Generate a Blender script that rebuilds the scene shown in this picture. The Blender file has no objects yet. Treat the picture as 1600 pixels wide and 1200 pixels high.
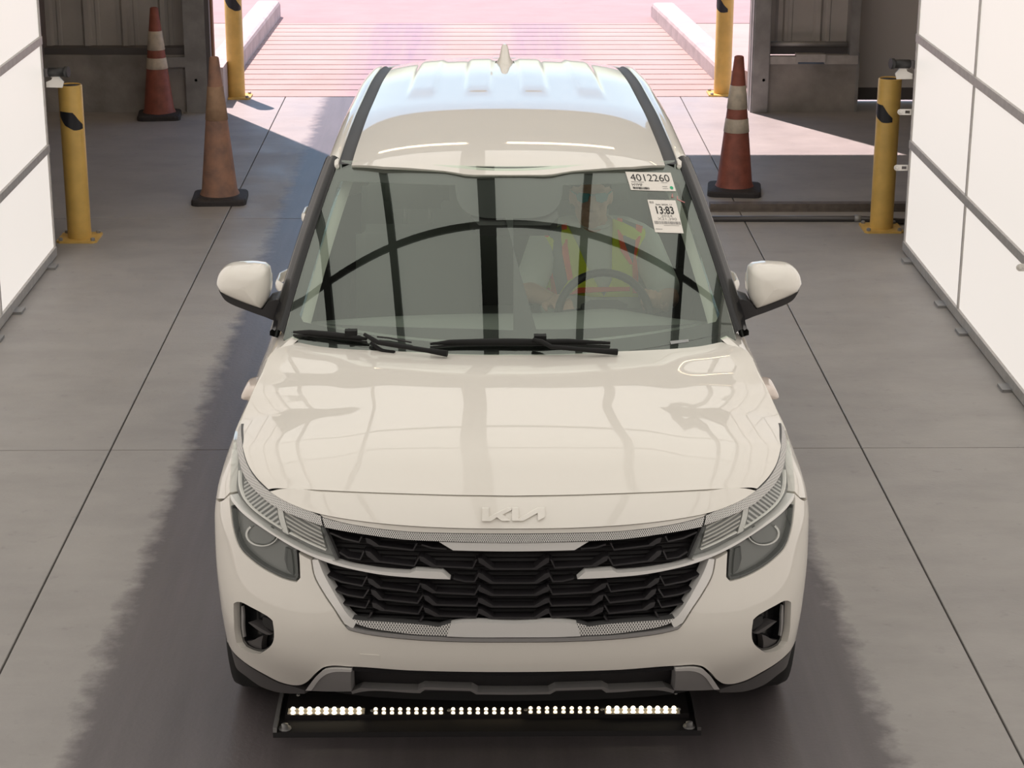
import bpy, bmesh, math, random
import numpy as np
from mathutils import Vector, Matrix
from mathutils.geometry import delaunay_2d_cdt
random.seed(4)
scn = bpy.context.scene
COL = scn.collection

# ------------------------------------------------------------------ camera
FPX = 3200.0
PITCH, YAW, ROLL = math.radians(18.3), math.radians(0.92), math.radians(0.15)
CAM = np.array([-0.098, -5.27, 3.04])
_f = np.array([math.sin(YAW)*math.cos(PITCH), math.cos(YAW)*math.cos(PITCH), -math.sin(PITCH)])
_r = np.array([math.cos(YAW), -math.sin(YAW), 0.0])
_u = np.cross(_r, _f)
CR = _r*math.cos(ROLL)+_u*math.sin(ROLL)
CU = -_r*math.sin(ROLL)+_u*math.cos(ROLL)
CF = _f
cam = bpy.data.objects.new('camera', bpy.data.cameras.new('camera'))
COL.objects.link(cam)
cam.data.sensor_width = 36.0
cam.data.lens = FPX/1600*36.0
cam.data.clip_end = 300
cam.matrix_world = Matrix(((CR[0], CU[0], -CF[0], CAM[0]), (CR[1], CU[1], -CF[1], CAM[1]), (CR[2], CU[2], -CF[2], CAM[2]), (0, 0, 0, 1)))
scn.camera = cam

# ------------------------------------------------------------------ world, sun, exposure
W = bpy.data.worlds.new('sky'); scn.world = W; W.use_nodes = True
wn = W.node_tree.nodes; wl = W.node_tree.links
sky = wn.new('ShaderNodeTexSky'); sky.sky_type = 'NISHITA'; sky.sun_disc = False
sky.sun_elevation = math.radians(60); sky.sun_rotation = math.radians(152); sky.dust_density = 1.5
wl.new(sky.outputs[0], wn['Background'].inputs[0]); wn['Background'].inputs[1].default_value = 0.30
sd = bpy.data.lights.new('sun', 'SUN'); sd.energy = 8.2; sd.angle = math.radians(0.55); sd.color = (1.0, 0.80, 0.785)
sun = bpy.data.objects.new('sun', sd); COL.objects.link(sun)
sun.rotation_euler = Vector((0.98, -1.73, -3.60)).to_track_quat('-Z', 'Y').to_euler()
vs = scn.view_settings
vs.view_transform = 'Standard'; vs.look = 'None'; vs.gamma = 1.0; vs.use_curve_mapping = False
vs.exposure = 0.0
SIDE_EMIT, TOP_EMIT, LED_EMIT = 0.72, 1.0, 7.0

# ------------------------------------------------------------------ helpers
def ray(px, py):
    return CR*(px-800)/FPX - CU*(py-600)/FPX + CF
def at(px, py, x=None, y=None, z=None):
    d = ray(px, py)
    t = (x-CAM[0])/d[0] if x is not None else (y-CAM[1])/d[1] if y is not None else (z-CAM[2])/d[2]
    return Vector(CAM+d*t)
def proj(p):
    d = np.asarray(p, float)-CAM; z = d@CF
    return 800+FPX*(d@CR)/z, 600-FPX*(d@CU)/z
def smooth01(t):
    t = min(1, max(0, t)); return t*t*(3-2*t)
def interp(xs, ys, x):
    return float(np.interp(x, xs, ys))
def pchip(xs, ys):
    xs = list(map(float, xs)); ys = list(map(float, ys)); n = len(xs)
    h = [xs[i+1]-xs[i] for i in range(n-1)]; dl = [(ys[i+1]-ys[i])/h[i] for i in range(n-1)]
    m = [dl[0]]+[0 if dl[i-1]*dl[i] <= 0 else (h[i-1]+h[i])*3/((2*h[i]+h[i-1])/dl[i-1]+(h[i]+2*h[i-1])/dl[i]) for i in range(1, n-1)]+[dl[-1]]
    def f(x):
        if x <= xs[0]: return ys[0]+m[0]*(x-xs[0])
        if x >= xs[-1]: return ys[-1]+m[-1]*(x-xs[-1])
        i = max(k for k in range(n-1) if xs[k] <= x)
        t = (x-xs[i])/h[i]; a = t*t*(3-2*t)
        return ys[i]*(1-a)+ys[i+1]*a+h[i]*(m[i]*t*(1-t)**2+m[i+1]*t*t*(t-1))
    return f

MATS = {}
def mat(name, col=(.5, .5, .5), rough=.5, metal=0.0, coat=0.0, coat_rough=.03, emit=None, emit_col=None, noise=0, nscale=5.0, bump=0.0, bscale=40.0, spec=.5, col2=None, sss=0):
    if name in MATS: return MATS[name]
    m = bpy.data.materials.new(name); m.use_nodes = True; MATS[name] = m
    N = m.node_tree.nodes; L = m.node_tree.links; b = N['Principled BSDF']
    b.inputs['Base Color'].default_value = (*col, 1); b.inputs['Roughness'].default_value = rough
    b.inputs['Metallic'].default_value = metal; b.inputs['Coat Weight'].default_value = coat
    b.inputs['Coat Roughness'].default_value = coat_rough; b.inputs['Specular IOR Level'].default_value = spec
    if emit is not None:
        b.inputs['Emission Color'].default_value = (*(emit_col or col), 1); b.inputs['Emission Strength'].default_value = emit
    if noise or bump:
        tc = N.new('ShaderNodeTexCoord')
    if noise:
        nz = N.new('ShaderNodeTexNoise'); nz.inputs['Scale'].default_value = nscale; nz.inputs['Detail'].default_value = 6
        L.new(tc.outputs['Object'], nz.inputs['Vector'])
        mx = N.new('ShaderNodeMix'); mx.data_type = 'RGBA'
        c2 = col2 or tuple(c*(1-noise) for c in col)
        mr = N.new('ShaderNodeMapRange'); mr.inputs[1].default_value = .35; mr.inputs[2].default_value = .65
        L.new(nz.outputs['Fac'], mr.inputs[0]); L.new(mr.outputs[0], mx.inputs[0])
        mx.inputs[6].default_value = (*col, 1); mx.inputs[7].default_value = (*c2, 1)
        L.new(mx.outputs[2], b.inputs['Base Color'])
    if bump:
        n2 = N.new('ShaderNodeTexNoise'); n2.inputs['Scale'].default_value = bscale; n2.inputs['Detail'].default_value = 4
        L.new(tc.outputs['Object'], n2.inputs['Vector'])
        bp = N.new('ShaderNodeBump'); bp.inputs['Strength'].default_value = bump; bp.inputs['Distance'].default_value = .01
        L.new(n2.outputs['Fac'], bp.inputs['Height']); L.new(bp.outputs[0], b.inputs['Normal'])
    return m
def glass_mat(name, tint, refl=1.0, base=.08, rough=0.0):
    if name in MATS: return MATS[name]
    m = bpy.data.materials.new(name); m.use_nodes = True; MATS[name] = m
    N = m.node_tree.nodes; L = m.node_tree.links; N.clear()
    out = N.new('ShaderNodeOutputMaterial'); tr = N.new('ShaderNodeBsdfTransparent'); gl = N.new('ShaderNodeBsdfGlossy')
    tr.inputs[0].default_value = (*tint, 1); gl.inputs[0].default_value = (.92, 1.0, .93, 1); gl.inputs['Roughness'].default_value = rough
    lw = N.new('ShaderNodeLayerWeight'); lw.inputs['Blend'].default_value = .5
    p = N.new('ShaderNodeMath'); p.operation = 'POWER'; p.inputs[1].default_value = 5
    a = N.new('ShaderNodeMath'); a.operation = 'MULTIPLY_ADD'; a.inputs[1].default_value = .9*refl; a.inputs[2].default_value = base*refl
    mx = N.new('ShaderNodeMixShader')
    L.new(lw.outputs['Facing'], p.inputs[0]); L.new(p.outputs[0], a.inputs[0]); L.new(a.outputs[0], mx.inputs[0])
    L.new(tr.outputs[0], mx.inputs[1]); L.new(gl.outputs[0], mx.inputs[2]); L.new(mx.outputs[0], out.inputs[0])
    return m

def link(name, me, m=None, parent=None, loc=None):
    o = bpy.data.objects.new(name, me); COL.objects.link(o)
    if m is not None and me is not None and not me.materials: me.materials.append(m)
    if parent is not None: o.parent = parent
    if loc is not None: o.location = loc
    return o
def tag(o, label=None, cat=None, group=None, kind=None):
    if label: o['label'] = label
    if cat: o['category'] = cat
    if group: o['group'] = group
    if kind: o['kind'] = kind
    return o
def empty(name, loc=(0, 0, 0)):
    o = bpy.data.objects.new(name, None); COL.objects.link(o); o.location = loc; o.empty_display_size = .1
    return o
class MB:
    """collects geometry for one mesh object"""
    def __init__(s): s.v = []; s.f = []; s.sm = []; s.mi = []
    def add(s, vs_, fs, smooth=False, mi=0):
        o = len(s.v); s.v += [tuple(v) for v in vs_]; s.f += [tuple(i+o for i in f) for f in fs]
        s.sm += [smooth]*len(fs); s.mi += [mi]*len(fs); return s
    def box(s, a, b, mi=0):
        (x0, y0, z0), (x1, y1, z1) = a, b
        return s.add([(x0, y0, z0), (x1, y0, z0), (x1, y1, z0), (x0, y1, z0), (x0, y0, z1), (x1, y0, z1), (x1, y1, z1), (x0, y1, z1)],
                     [(3, 2, 1, 0), (4, 5, 6, 7), (0, 1, 5, 4), (1, 2, 6, 5), (2, 3, 7, 6), (3, 0, 4, 7)], mi=mi)
    def lathe(s, prof, n=24, c=(0, 0, 0), axis='z', smooth=True, cap=True, mi=0):
        vs_ = []; fs = []
        for r, h in prof:
            for k in range(n):
                a = 2*math.pi*k/n; p = (r*math.cos(a), r*math.sin(a), h)
                if axis == 'x': p = (p[2], p[0], p[1])
                if axis == 'y': p = (p[0], -p[2], p[1]) if False else (p[0], p[2], -p[1])
                vs_.append((p[0]+c[0], p[1]+c[1], p[2]+c[2]))
        for i in range(len(prof)-1):
            for k in range(n):
                fs.append((i*n+k, i*n+(k+1) % n, (i+1)*n+(k+1) % n, (i+1)*n+k))
        s.add(vs_, fs, smooth, mi)
        if cap:
            o = len(s.v)-len(vs_); m = len(prof)-1
            s.f.append(tuple(o+k for k in reversed(range(n)))); s.f.append(tuple(o+m*n+k for k in range(n))); s.sm += [False]*2; s.mi += [mi]*2
        return s
    def tube(s, pts, r, n=8, smooth=True, cap=True, mi=0):
        P = [Vector(p) for p in pts]; R = r if isinstance(r, (list, tuple)) else [r]*len(P)
        vs_ = []; fs = []; up = None
        for i, p in enumerate(P):
            t = (P[min(i+1, len(P)-1)]-P[max(i-1, 0)]).normalized()
            if up is None:
                up = t.orthogonal().normalized()
            up = (up-t*up.dot(t)).normalized(); b = t.cross(up)
            for k in range(n):
                a = 2*math.pi*k/n; vs_.append(p+(up*math.cos(a)+b*math.sin(a))*R[i])
        for i in range(len(P)-1):
            for k in range(n): fs.append((i*n+k, i*n+(k+1) % n, (i+1)*n+(k+1) % n, (i+1)*n+k))
        s.add(vs_, fs, smooth, mi)
        if cap:
            o = len(s.v)-len(vs_); m = len(P)-1
            s.f.append(tuple(o+k for k in reversed(range(n)))); s.f.append(tuple(o+m*n+k for k in range(n))); s.sm += [False]*2; s.mi += [mi]*2
        return s
    def grid(s, rows, smooth=True, closed=False, flip=False, mi=0):
        n = len(rows[0]); vs_ = [p for r in rows for p in r]; fs = []
        for i in range(len(rows)-1):
            for k in range(n if closed else n-1):
                q = (i*n+k, i*n+(k+1) % n, (i+1)*n+(k+1) % n, (i+1)*n+k)
                fs.append(q[::-1] if flip else q)
        return s.add(vs_, fs, smooth, mi)
    def prism(s, poly, fn, h0, h1, mi=0):
        """extrude 2-D polygon: fn(a,b,h)->xyz"""
        n = len(poly)
        vs_ = [fn(a, b, h0) for a, b in poly]+[fn(a, b, h1) for a, b in poly]
        fs = [tuple(reversed(range(n))), tuple(range(n, 2*n))]+[(k, (k+1) % n, n+(k+1) % n, n+k) for k in range(n)]
        return s.add(vs_, fs, False, mi)
    def mesh(s, name='m', fixn=False):
        me = bpy.data.meshes.new(name); me.from_pydata([tuple(map(float, v)) for v in s.v], [], s.f)
        me.polygons.foreach_set('use_smooth', s.sm); me.polygons.foreach_set('material_index', s.mi)
        if fixn:
            bm = bmesh.new(); bm.from_mesh(me); bmesh.ops.recalc_face_normals(bm, faces=bm.faces); bm.to_mesh(me); bm.free()
        me.update(); return me
    def build(s, name, m, parent=None, loc=None, fixn=False):
        me = s.mesh(name, fixn)
        for x in (m if isinstance(m, (list, tuple)) else [m]): me.materials.append(x)
        return link(name, me, None, parent, loc)
def mirror_mesh(me, name):
    c = me.copy(); c.name = name
    bm = bmesh.new(); bm.from_mesh(c)
    for v in bm.verts: v.co.x = -v.co.x
    bmesh.ops.reverse_faces(bm, faces=bm.faces); bm.to_mesh(c); bm.free(); return c
def inside(p, poly):
    x, y = p; r = False; n = len(poly); j = n-1
    for i in range(n):
        xi, yi = poly[i]; xj, yj = poly[j]
        if (yi > y) != (yj > y) and x < (xj-xi)*(y-yi)/(yj-yi)+xi: r = not r
        j = i
    return r
def densify(poly, step, corner=26):
    P = [Vector((p[0], p[1])) for p in poly]; n = len(P); out = []
    def is_corner(i):
        a = P[i]-P[i-1]; b = P[(i+1) % n]-P[i]
        if a.length < 1e-7 or b.length < 1e-7: return True
        return a.angle(b) > math.radians(corner)
    cs = [is_corner(i) for i in range(n)]
    for i in range(n):
        p1, p2 = P[i], P[(i+1) % n]; L = (p2-p1).length
        if L < 1e-7: continue
        k = max(1, int(math.ceil(L/step)))
        def tang(j, sgn):
            a = P[j]-P[j-1]; b = P[(j+1) % n]-P[j]
            t = (a.normalized()*b.length+b.normalized()*a.length); return t.normalized()*L
        t1 = (p2-p1) if cs[i] else tang(i, 1)
        t2 = (p2-p1) if cs[(i+1) % n] else tang((i+1) % n, 1)
        for q in range(k):
            t = q/k
            v = p1*(2*t**3-3*t**2+1)+t1*(t**3-2*t**2+t)+p2*(-2*t**3+3*t**2)+t2*(t**3-t**2)
            out.append((v.x, v.y))
    return out
def cdt_fill(outer, holes, step):
    allp = list(outer); edges = [(i, (i+1) % len(outer)) for i in range(len(outer))]
    for h in holes:
        o = len(allp); allp += h; edges += [(o+i, o+(i+1) % len(h)) for i in range(len(h))]
    xs = [p[0] for p in outer]; ys = [p[1] for p in outer]
    nx = max(1, int((max(xs)-min(xs))/step)); ny = max(1, int((max(ys)-min(ys))/step))
    bnd = np.array(allp)
    for i in range(1, nx):
        for j in range(1, ny):
            p = (min(xs)+(max(xs)-min(xs))*(i+.5*(j % 2)-.25)/nx, min(ys)+(max(ys)-min(ys))*j/ny)
            if inside(p, outer) and not any(inside(p, h) for h in holes):
                if np.min((bnd[:, 0]-p[0])**2+(bnd[:, 1]-p[1])**2) > (step*.45)**2: allp.append(p)
    r = delaunay_2d_cdt([Vector(p) for p in allp], edges, [], 0, 1e-7)
    V = [(v.x, v.y) for v in r[0]]; T = []
    for t in r[2]:
        c = (sum(V[i][0] for i in t)/3, sum(V[i][1] for i in t)/3)
        if inside(c, outer) and not any(inside(c, h) for h in holes):
            a, b, c_ = (V[i] for i in t)
            ar = (b[0]-a[0])*(c_[1]-a[1])-(b[1]-a[1])*(c_[0]-a[0])
            if abs(ar) > 1e-12: T.append(tuple(t) if ar > 0 else tuple(reversed(t)))
    return V, T
class Surf:
    """parametric surface; ev(a,b,off) -> Vector"""
    def __init__(s, ev, arange, brange, na=90, nb=50):
        s.ev = ev; s.tab = {}; s.ar = arange; s.br = brange; s.na = na; s.nb = nb
    def table(s, off):
        if not s.tab:
            A = np.linspace(*s.ar, s.na); Bv = np.linspace(*s.br, s.nb)
            P = np.array([[s.ev(a, b, 0.0) for b in Bv] for a in A]); N = np.array([[s.ev(a, b, .01) for b in Bv] for a in A])-P; N *= 100
            n = np.cross(np.gradient(P, axis=0), np.gradient(P, axis=1)); n *= np.sign(np.sum(n*N, axis=2))[..., None]
            n /= np.linalg.norm(n, axis=2)[..., None]+1e-12; v = CAM-P; v /= np.linalg.norm(v, axis=2)[..., None]
            ab = np.stack(np.meshgrid(A, Bv, indexing='ij'), axis=2)
            k = np.sum(n*v, axis=2) > .02
            s.tab = (ab[k], P[k], N[k])
        ab, P, N = s.tab; d = P+N*off-CAM; z = d@CF
        return ab, 800+FPX*(d@CR)/z, 600-FPX*(d@CU)/z
    def inv(s, px, py, off=0.0):
        ab, U_, V_ = s.table(off); d = (U_-px)**2+(V_-py)**2
        i = int(np.argmin(d)); a0, b0 = ab[i]; a, b = a0, b0
        for _ in range(14):
            p = np.array(proj(s.ev(a, b, off))); e = np.array([px, py])-p
            if abs(e[0])+abs(e[1]) < 1e-3: break
            h = 1e-4
            J = np.array([(np.array(proj(s.ev(a+h, b, off)))-p)/h, (np.array(proj(s.ev(a, b+h, off)))-p)/h]).T
            try: dl = np.linalg.solve(J+np.eye(2)*1e-6, e)
            except Exception: break
            if not np.all(np.isfinite(dl)): break
            dl = np.clip(dl, -.02, .02)
            a = min(max(a+dl[0], s.ar[0]), s.ar[1]); b = min(max(b+dl[1], s.br[0]), s.br[1])
        e = np.array([px, py])-np.array(proj(s.ev(a, b, off))); e = float(np.hypot(*e))
        if e > .8 or abs(a-a0)+abs(b-b0) > .08:      # outside the outline seen from here: nearest point of the visible surface
            a, b = a0, b0
        return (float(a), float(b))
    def pts(s, L, off=0.0):
        return [(p[1], p[2]) if p[0] == 's' else s.inv(p[0], p[1], off) for p in L]
def patch(name, S, outer, m, parent, off=0.0, thick=.02, holes=(), step=.03, mirror=None, both=False, center=False, px=True, dens=.02, ioff=None, label=None, kind=None):
    """panel cut from surface S; outer in pixels (or ('s',a,b)).  center: left half given, mirrored into one panel.  both: makes a second, mirrored object"""
    io = off if ioff is None else ioff
    O = S.pts(outer, io) if px else list(outer)
    H = [S.pts(h, io) if px else list(h) for h in holes]
    if center:
        O = [(0.0 if abs(a) < .012 else a, b) for a, b in O]
        zi = [i for i, p in enumerate(O) if p[0] == 0.0]
        if len(zi) > 1 and zi[1] == zi[0]+1: O = O[zi[1]:]+O[:zi[1]]
        O = O+[(-a, b) for a, b in reversed(O) if abs(a) > 1e-4]; H = H+[[(-a, b) for a, b in reversed(h)] for h in H]
    if dens: O = densify(O, dens); H = [densify(h, dens) for h in H]
    V, T = cdt_fill(O, H, step)
    fo = off if callable(off) else (lambda a, b: off)
    top = [S.ev(a, b, fo(a, b)) for a, b in V]
    mb = MB()
    # orientation: make triangles face outward
    if T:
        t = T[len(T)//2]; n = (top[t[1]]-top[t[0]]).cross(top[t[2]]-top[t[0]])
        c = V[t[0]]; outn = S.ev(c[0], c[1], .01)-S.ev(c[0], c[1], 0)
        if n.dot(outn) < 0: T = [tuple(reversed(t)) for t in T]
    mb.add(top, T, True)
    if thick:
        cnt = {}
        for t in T:
            for i in range(3):
                e = (t[i], t[(i+1) % 3]); cnt[e] = 1
        for (i, j) in list(cnt):
            if (j, i) not in cnt:
                a, b = V[i]; c, d = V[j]
                mb.add([top[i], top[j], S.ev(c, d, fo(c, d)-thick), S.ev(a, b, fo(a, b)-thick)], [(1, 0, 3, 2)], True)
    me = mb.mesh(name)
    # uv in metres for fine patterns
    uv = me.uv_layers.new(name='uv')
    nv = len(V)
    for l in me.loops:
        uv.data[l.index].uv = V[l.vertex_index] if l.vertex_index < nv else (0, 0)
    me.materials.append(m)
    o = link(name, me, None, parent)
    if label: o['label'] = label
    if kind: o['kind'] = kind
    if both:
        o2 = link(name, mirror_mesh(me, name), None, both if both is not True else parent)
        if label: o2['label'] = label
        if kind: o2['kind'] = kind
        return o, o2
    return o

# ------------------------------------------------------------------ materials for the place
def floor_mat(name, c1, c2, tracks=None, grime=.3, rough=.55, lane=None):
    m = bpy.data.materials.new(name); m.use_nodes = True
    N = m.node_tree.nodes; L = m.node_tree.links; b = N['Principled BSDF']; b.inputs['Roughness'].default_value = rough
    g = N.new('ShaderNodeNewGeometry')
    def noise(sc, det=8, vec=None):
        n = N.new('ShaderNodeTexNoise'); n.inputs['Scale'].default_value = sc; n.inputs['Detail'].default_value = det; n.inputs['Roughness'].default_value = .62
        L.new(vec or g.outputs['Position'], n.inputs['Vector']); return n.outputs['Fac']
    def mr(f, a, b_, c=0., d=1.):
        n = N.new('ShaderNodeMapRange'); L.new(f, n.inputs[0])
        for i, v in enumerate((a, b_, c, d)): n.inputs[i+1].default_value = v
        return n.outputs[0]
    def mix(f, a, b_):
        n = N.new('ShaderNodeMix'); n.data_type = 'RGBA'; L.new(f, n.inputs[0])
        for i, v in ((6, a), (7, b_)):
            if isinstance(v, tuple): n.inputs[i].default_value = (*v, 1)
            else: L.new(v, n.inputs[i])
        return n.outputs[2]
    def math_(op, a, b_):
        n = N.new('ShaderNodeMath'); n.operation = op
        for i, v in enumerate((a, b_)):
            if isinstance(v, (int, float)): n.inputs[i].default_value = v
            else: L.new(v, n.inputs[i])
        return n.outputs[0]
    col = mix(mr(noise(1.1), .3, .7), c1, c2)
    mp = N.new('ShaderNodeMapping'); mp.inputs['Scale'].default_value = (1.2, 3.2, 1); L.new(g.outputs['Position'], mp.inputs[0])
    col = mix(math_('MULTIPLY', mr(noise(1.6, 8, mp.outputs[0]), .45, .8), grime), col, tuple(c*.62 for c in c2))
    col = mix(math_('MULTIPLY', mr(noise(14., 3), .62, .8), .35), col, tuple(c*.5 for c in c2))
    if tracks:
        sx = N.new('ShaderNodeSeparateXYZ'); L.new(g.outputs['Position'], sx.inputs[0])
        mp2 = N.new('ShaderNodeMapping'); mp2.inputs['Scale'].default_value = (9, .5, 1); L.new(g.outputs['Position'], mp2.inputs[0])
        st = mr(noise(1.0, 6, mp2.outputs[0]), .3, .7, .35, 1)
        for xc, w, k, tc in tracks:
            d = math_('ABSOLUTE', math_('SUBTRACT', sx.outputs[0], xc), 0)
            col = mix(math_('MULTIPLY', math_('MULTIPLY', mr(d, w, w*.45), st), k), col, tc)
    rgh = mr(noise(2.5), .3, .7, rough-.12, rough+.12)
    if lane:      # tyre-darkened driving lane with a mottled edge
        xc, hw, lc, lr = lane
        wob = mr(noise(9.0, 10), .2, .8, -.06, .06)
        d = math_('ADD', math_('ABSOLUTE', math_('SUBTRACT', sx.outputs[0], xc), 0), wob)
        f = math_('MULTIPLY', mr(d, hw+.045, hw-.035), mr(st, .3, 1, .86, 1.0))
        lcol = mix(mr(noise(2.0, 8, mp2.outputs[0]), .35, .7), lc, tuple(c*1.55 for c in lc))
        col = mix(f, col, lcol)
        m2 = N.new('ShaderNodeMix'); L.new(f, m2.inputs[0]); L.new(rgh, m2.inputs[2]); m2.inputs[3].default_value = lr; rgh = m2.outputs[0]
    L.new(col, b.inputs['Base Color'])
    bp = N.new('ShaderNodeBump'); bp.inputs['Strength'].default_value = .12; bp.inputs['Distance'].default_value = .01
    L.new(noise(60, 4), bp.inputs['Height']); L.new(bp.outputs[0], b.inputs['Normal'])
    L.new(rgh, b.inputs['Roughness'])
    return m
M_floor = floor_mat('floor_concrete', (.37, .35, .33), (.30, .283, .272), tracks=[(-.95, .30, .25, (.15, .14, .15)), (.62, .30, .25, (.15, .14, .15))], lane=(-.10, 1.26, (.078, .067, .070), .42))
M_ramp = floor_mat('ramp_concrete', (.40, .30, .265), (.37, .27, .24), tracks=[(-.85, .50, .95, (.27, .21, .25)), (.48, .48, .85, (.27, .21, .245))], grime=.2, rough=.8)
M_asph = floor_mat('pale_asphalt', (.36, .25, .24), (.33, .23, .225), grime=.2, rough=.9)
M_apron = floor_mat('apron_concrete', (.42, .32, .28), (.40, .295, .26), grime=.2, rough=.8)
M_conc = mat('stem_concrete', (.36, .335, .315), .85, noise=.35, nscale=4, bump=.2)
M_curb = mat('curb_concrete', (.5, .42, .40), .85, noise=.2, nscale=6, bump=.2)
M_sheet = mat('metal_sheet', (.45, .43, .41), .5, noise=.12, nscale=3)
M_steel = mat('galv_steel', (.34, .335, .33), .45, .35, noise=.25, nscale=8)
M_steel_d = mat('dark_steel', (.13, .12, .12), .5, .3)
M_plaster = mat('wall_paint', (.52, .49, .45), .8, noise=.08, nscale=2)
M_ceil = mat('ceiling_paint', (.45, .43, .40), .8)
M_door = mat('door_grey', (.60, .575, .555), .6)
M_alu = mat('aluminium_rail', (.50, .48, .46), .5, .25, noise=.15, nscale=20)
M_black = mat('black_steel', (.02, .02, .02), .5)
M_white_pl = mat('white_bracket', (.78, .75, .70), .5)
M_yel = mat('yellow_paint', (.74, .47, .12), .45, noise=.18, nscale=9)
M_tape = mat('black_tape', (.02, .02, .025), .4)
M_cone_r = mat('cone_vinyl', (.30, .085, .055), .6, noise=.35, nscale=14)
M_cone_o = mat('cone_faded', (.38, .20, .13), .75, noise=.45, nscale=10, col2=(.22, .13, .10))
M_cone_o2 = mat('cone_faded_band', (.42, .26, .16), .75, noise=.3, nscale=12)
M_collar = mat('reflective_collar', (.62, .53, .42), .5, noise=.25, nscale=20)
M_rubber = mat('rubber_base', (.035, .03, .03), .8, bump=.4, bscale=60)
def emit_mat(name, col, s):
    m = mat(name, tuple(c*.35 for c in col), .5, emit=s, emit_col=col); return m
M_panel = emit_mat('lit_panel', (1.0, .93, .865), SIDE_EMIT)
M_top = emit_mat('lit_roof_panel', (1.0, .965, .90), TOP_EMIT)
M_tube = emit_mat('tube_lamp', (1.0, .76, .50), 9.0)

# ------------------------------------------------------------------ floor and ground
WALL_Y = 10.88
fl = tag(MB().box((-6.6, -9, -.30), (6.6, WALL_Y+.55, -.03)).build('floor', mat('joint_dark', (.06, .055, .055), .9)), kind='structure')
xs = [-6.6, -1.692, 1.548, 6.6]; ys = [-9, -5.37, -1.17, 3.03, 7.225, 11.43]
for i in range(3):
    for j in range(5):
        g = .0035; b = .002
        mb = MB(); x0, x1, y0, y1 = xs[i]+g, xs[i+1]-g, ys[j]+g, ys[j+1]-g
        r0 = [(x0, y0), (x1, y0), (x1, y1), (x0, y1)]; r1 = [(x0+b, y0+b), (x1-b, y0+b), (x1-b, y1-b), (x0+b, y1-b)]
        V = [(x, y, -.05) for x, y in r0]+[(x, y, -b) for x, y in r0]+[(x, y, 0) for x, y in r1]
        mb.add(V, [(8, 9, 10, 11)]+[(k, (k+1) % 4, 4+(k+1) % 4, 4+k) for k in range(4)]+[(4+k, 4+(k+1) % 4, 8+(k+1) % 4, 8+k) for k in range(4)])
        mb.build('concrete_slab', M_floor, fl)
# grooved ramp outside the door
mb = MB(); rows = []
RX0, RX1, RY0, RY1 = -2.2, 2.02, 11.45, 15.55
prof = [(RY0, -.05), (RY0, 0)]
y = RY0+.30
while y < RY1-.05:
    prof += [(y-.014, 0), (y-.008, -.016), (y+.008, -.016), (y+.014, 0)]; y += .272+random.uniform(-.03, .03)
prof += [(RY1, 0), (RY1, -.05)]
NXS = 6
for yy, zz in prof: rows.append([(RX0+(RX1-RX0)*k/NXS, yy, zz) for k in range(NXS+1)])
mb.grid(rows, smooth=False)
tag(mb.build('floor_ramp', M_ramp), kind='structure')
tag(MB().box((-30, RY1+.006, -.2), (30, 60, 0)).build('floor_asphalt', M_asph), kind='structure')
tag(MB().box((-30, WALL_Y+.56, -.2), (RX0-.006, RY1, -.004)).build('floor_apron', M_apron), kind='structure')
tag(MB().box((RX1+.006, WALL_Y+.56, -.2), (30, RY1, -.004)).build('floor_apron', M_apron), kind='structure')
def curb(p0, p1, w, h, label):
    p0, p1 = Vector(p0), Vector(p1); d = (p1-p0).normalized(); n = Vector((-d.y, d.x, 0)); b = .035
    sec = [(0, 0), (0, h-b), (b*.3, h-b*.3), (b, h), (w-b, h), (w-b*.3, h-b*.3), (w, h-b), (w, 0)]
    rows = []
    for t, k in ((0, .9), (.01, 1), (.99, 1), (1, .9)):
        q = p0.lerp(p1, t); rows.append([q+n*(a-w/2)*1+n*w/2*0+Vector((0, 0, z*k)) for a, z in sec])
    mb = MB(); mb.grid(rows, smooth=False); mb.add(rows[0], [tuple(range(8))]); mb.add(rows[-1], [tuple(reversed(range(8)))])
    tag(mb.build('curb', M_curb, None, fixn=True), label, 'curb', 'concrete curbs along the ramp')
curb((-2.33, 11.6, 0), (-2.27, 16.0, 0), .24, .17, 'pale concrete curb running along the ramp behind the yellow post at left')
curb((2.05, 11.9, 0), (1.79, 16.0, 0), .24, .15, 'pale concrete curb along the right edge of the ramp outside')

# ------------------------------------------------------------------ building shell
HEAD_Z = 3.9
DX0, DX1 = -2.2, 2.02
def S(o): return tag(o, kind='structure')
T = .12
S(MB().box((-6.6, WALL_Y+.02, HEAD_Z), (6.6, WALL_Y+T, 6.2)).build('wall_back_header', M_plaster))
S(MB().box((-6.6, -9, 6.2), (6.6, WALL_Y+T, 6.35)).build('ceiling', M_ceil))
S(MB().box((-6.72, -9, 0), (-6.6, WALL_Y+T, 6.2)).build('wall_left', M_plaster))
S(MB().box((6.6, -9, 0), (6.72, WALL_Y+T, 6.2)).build('wall_right', M_plaster))
S(MB().box((-6.72, -9.12, 0), (6.72, -9, 6.2)).build('wall_front', mat('front_wall', (.72, .70, .67), .8)))
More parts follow.
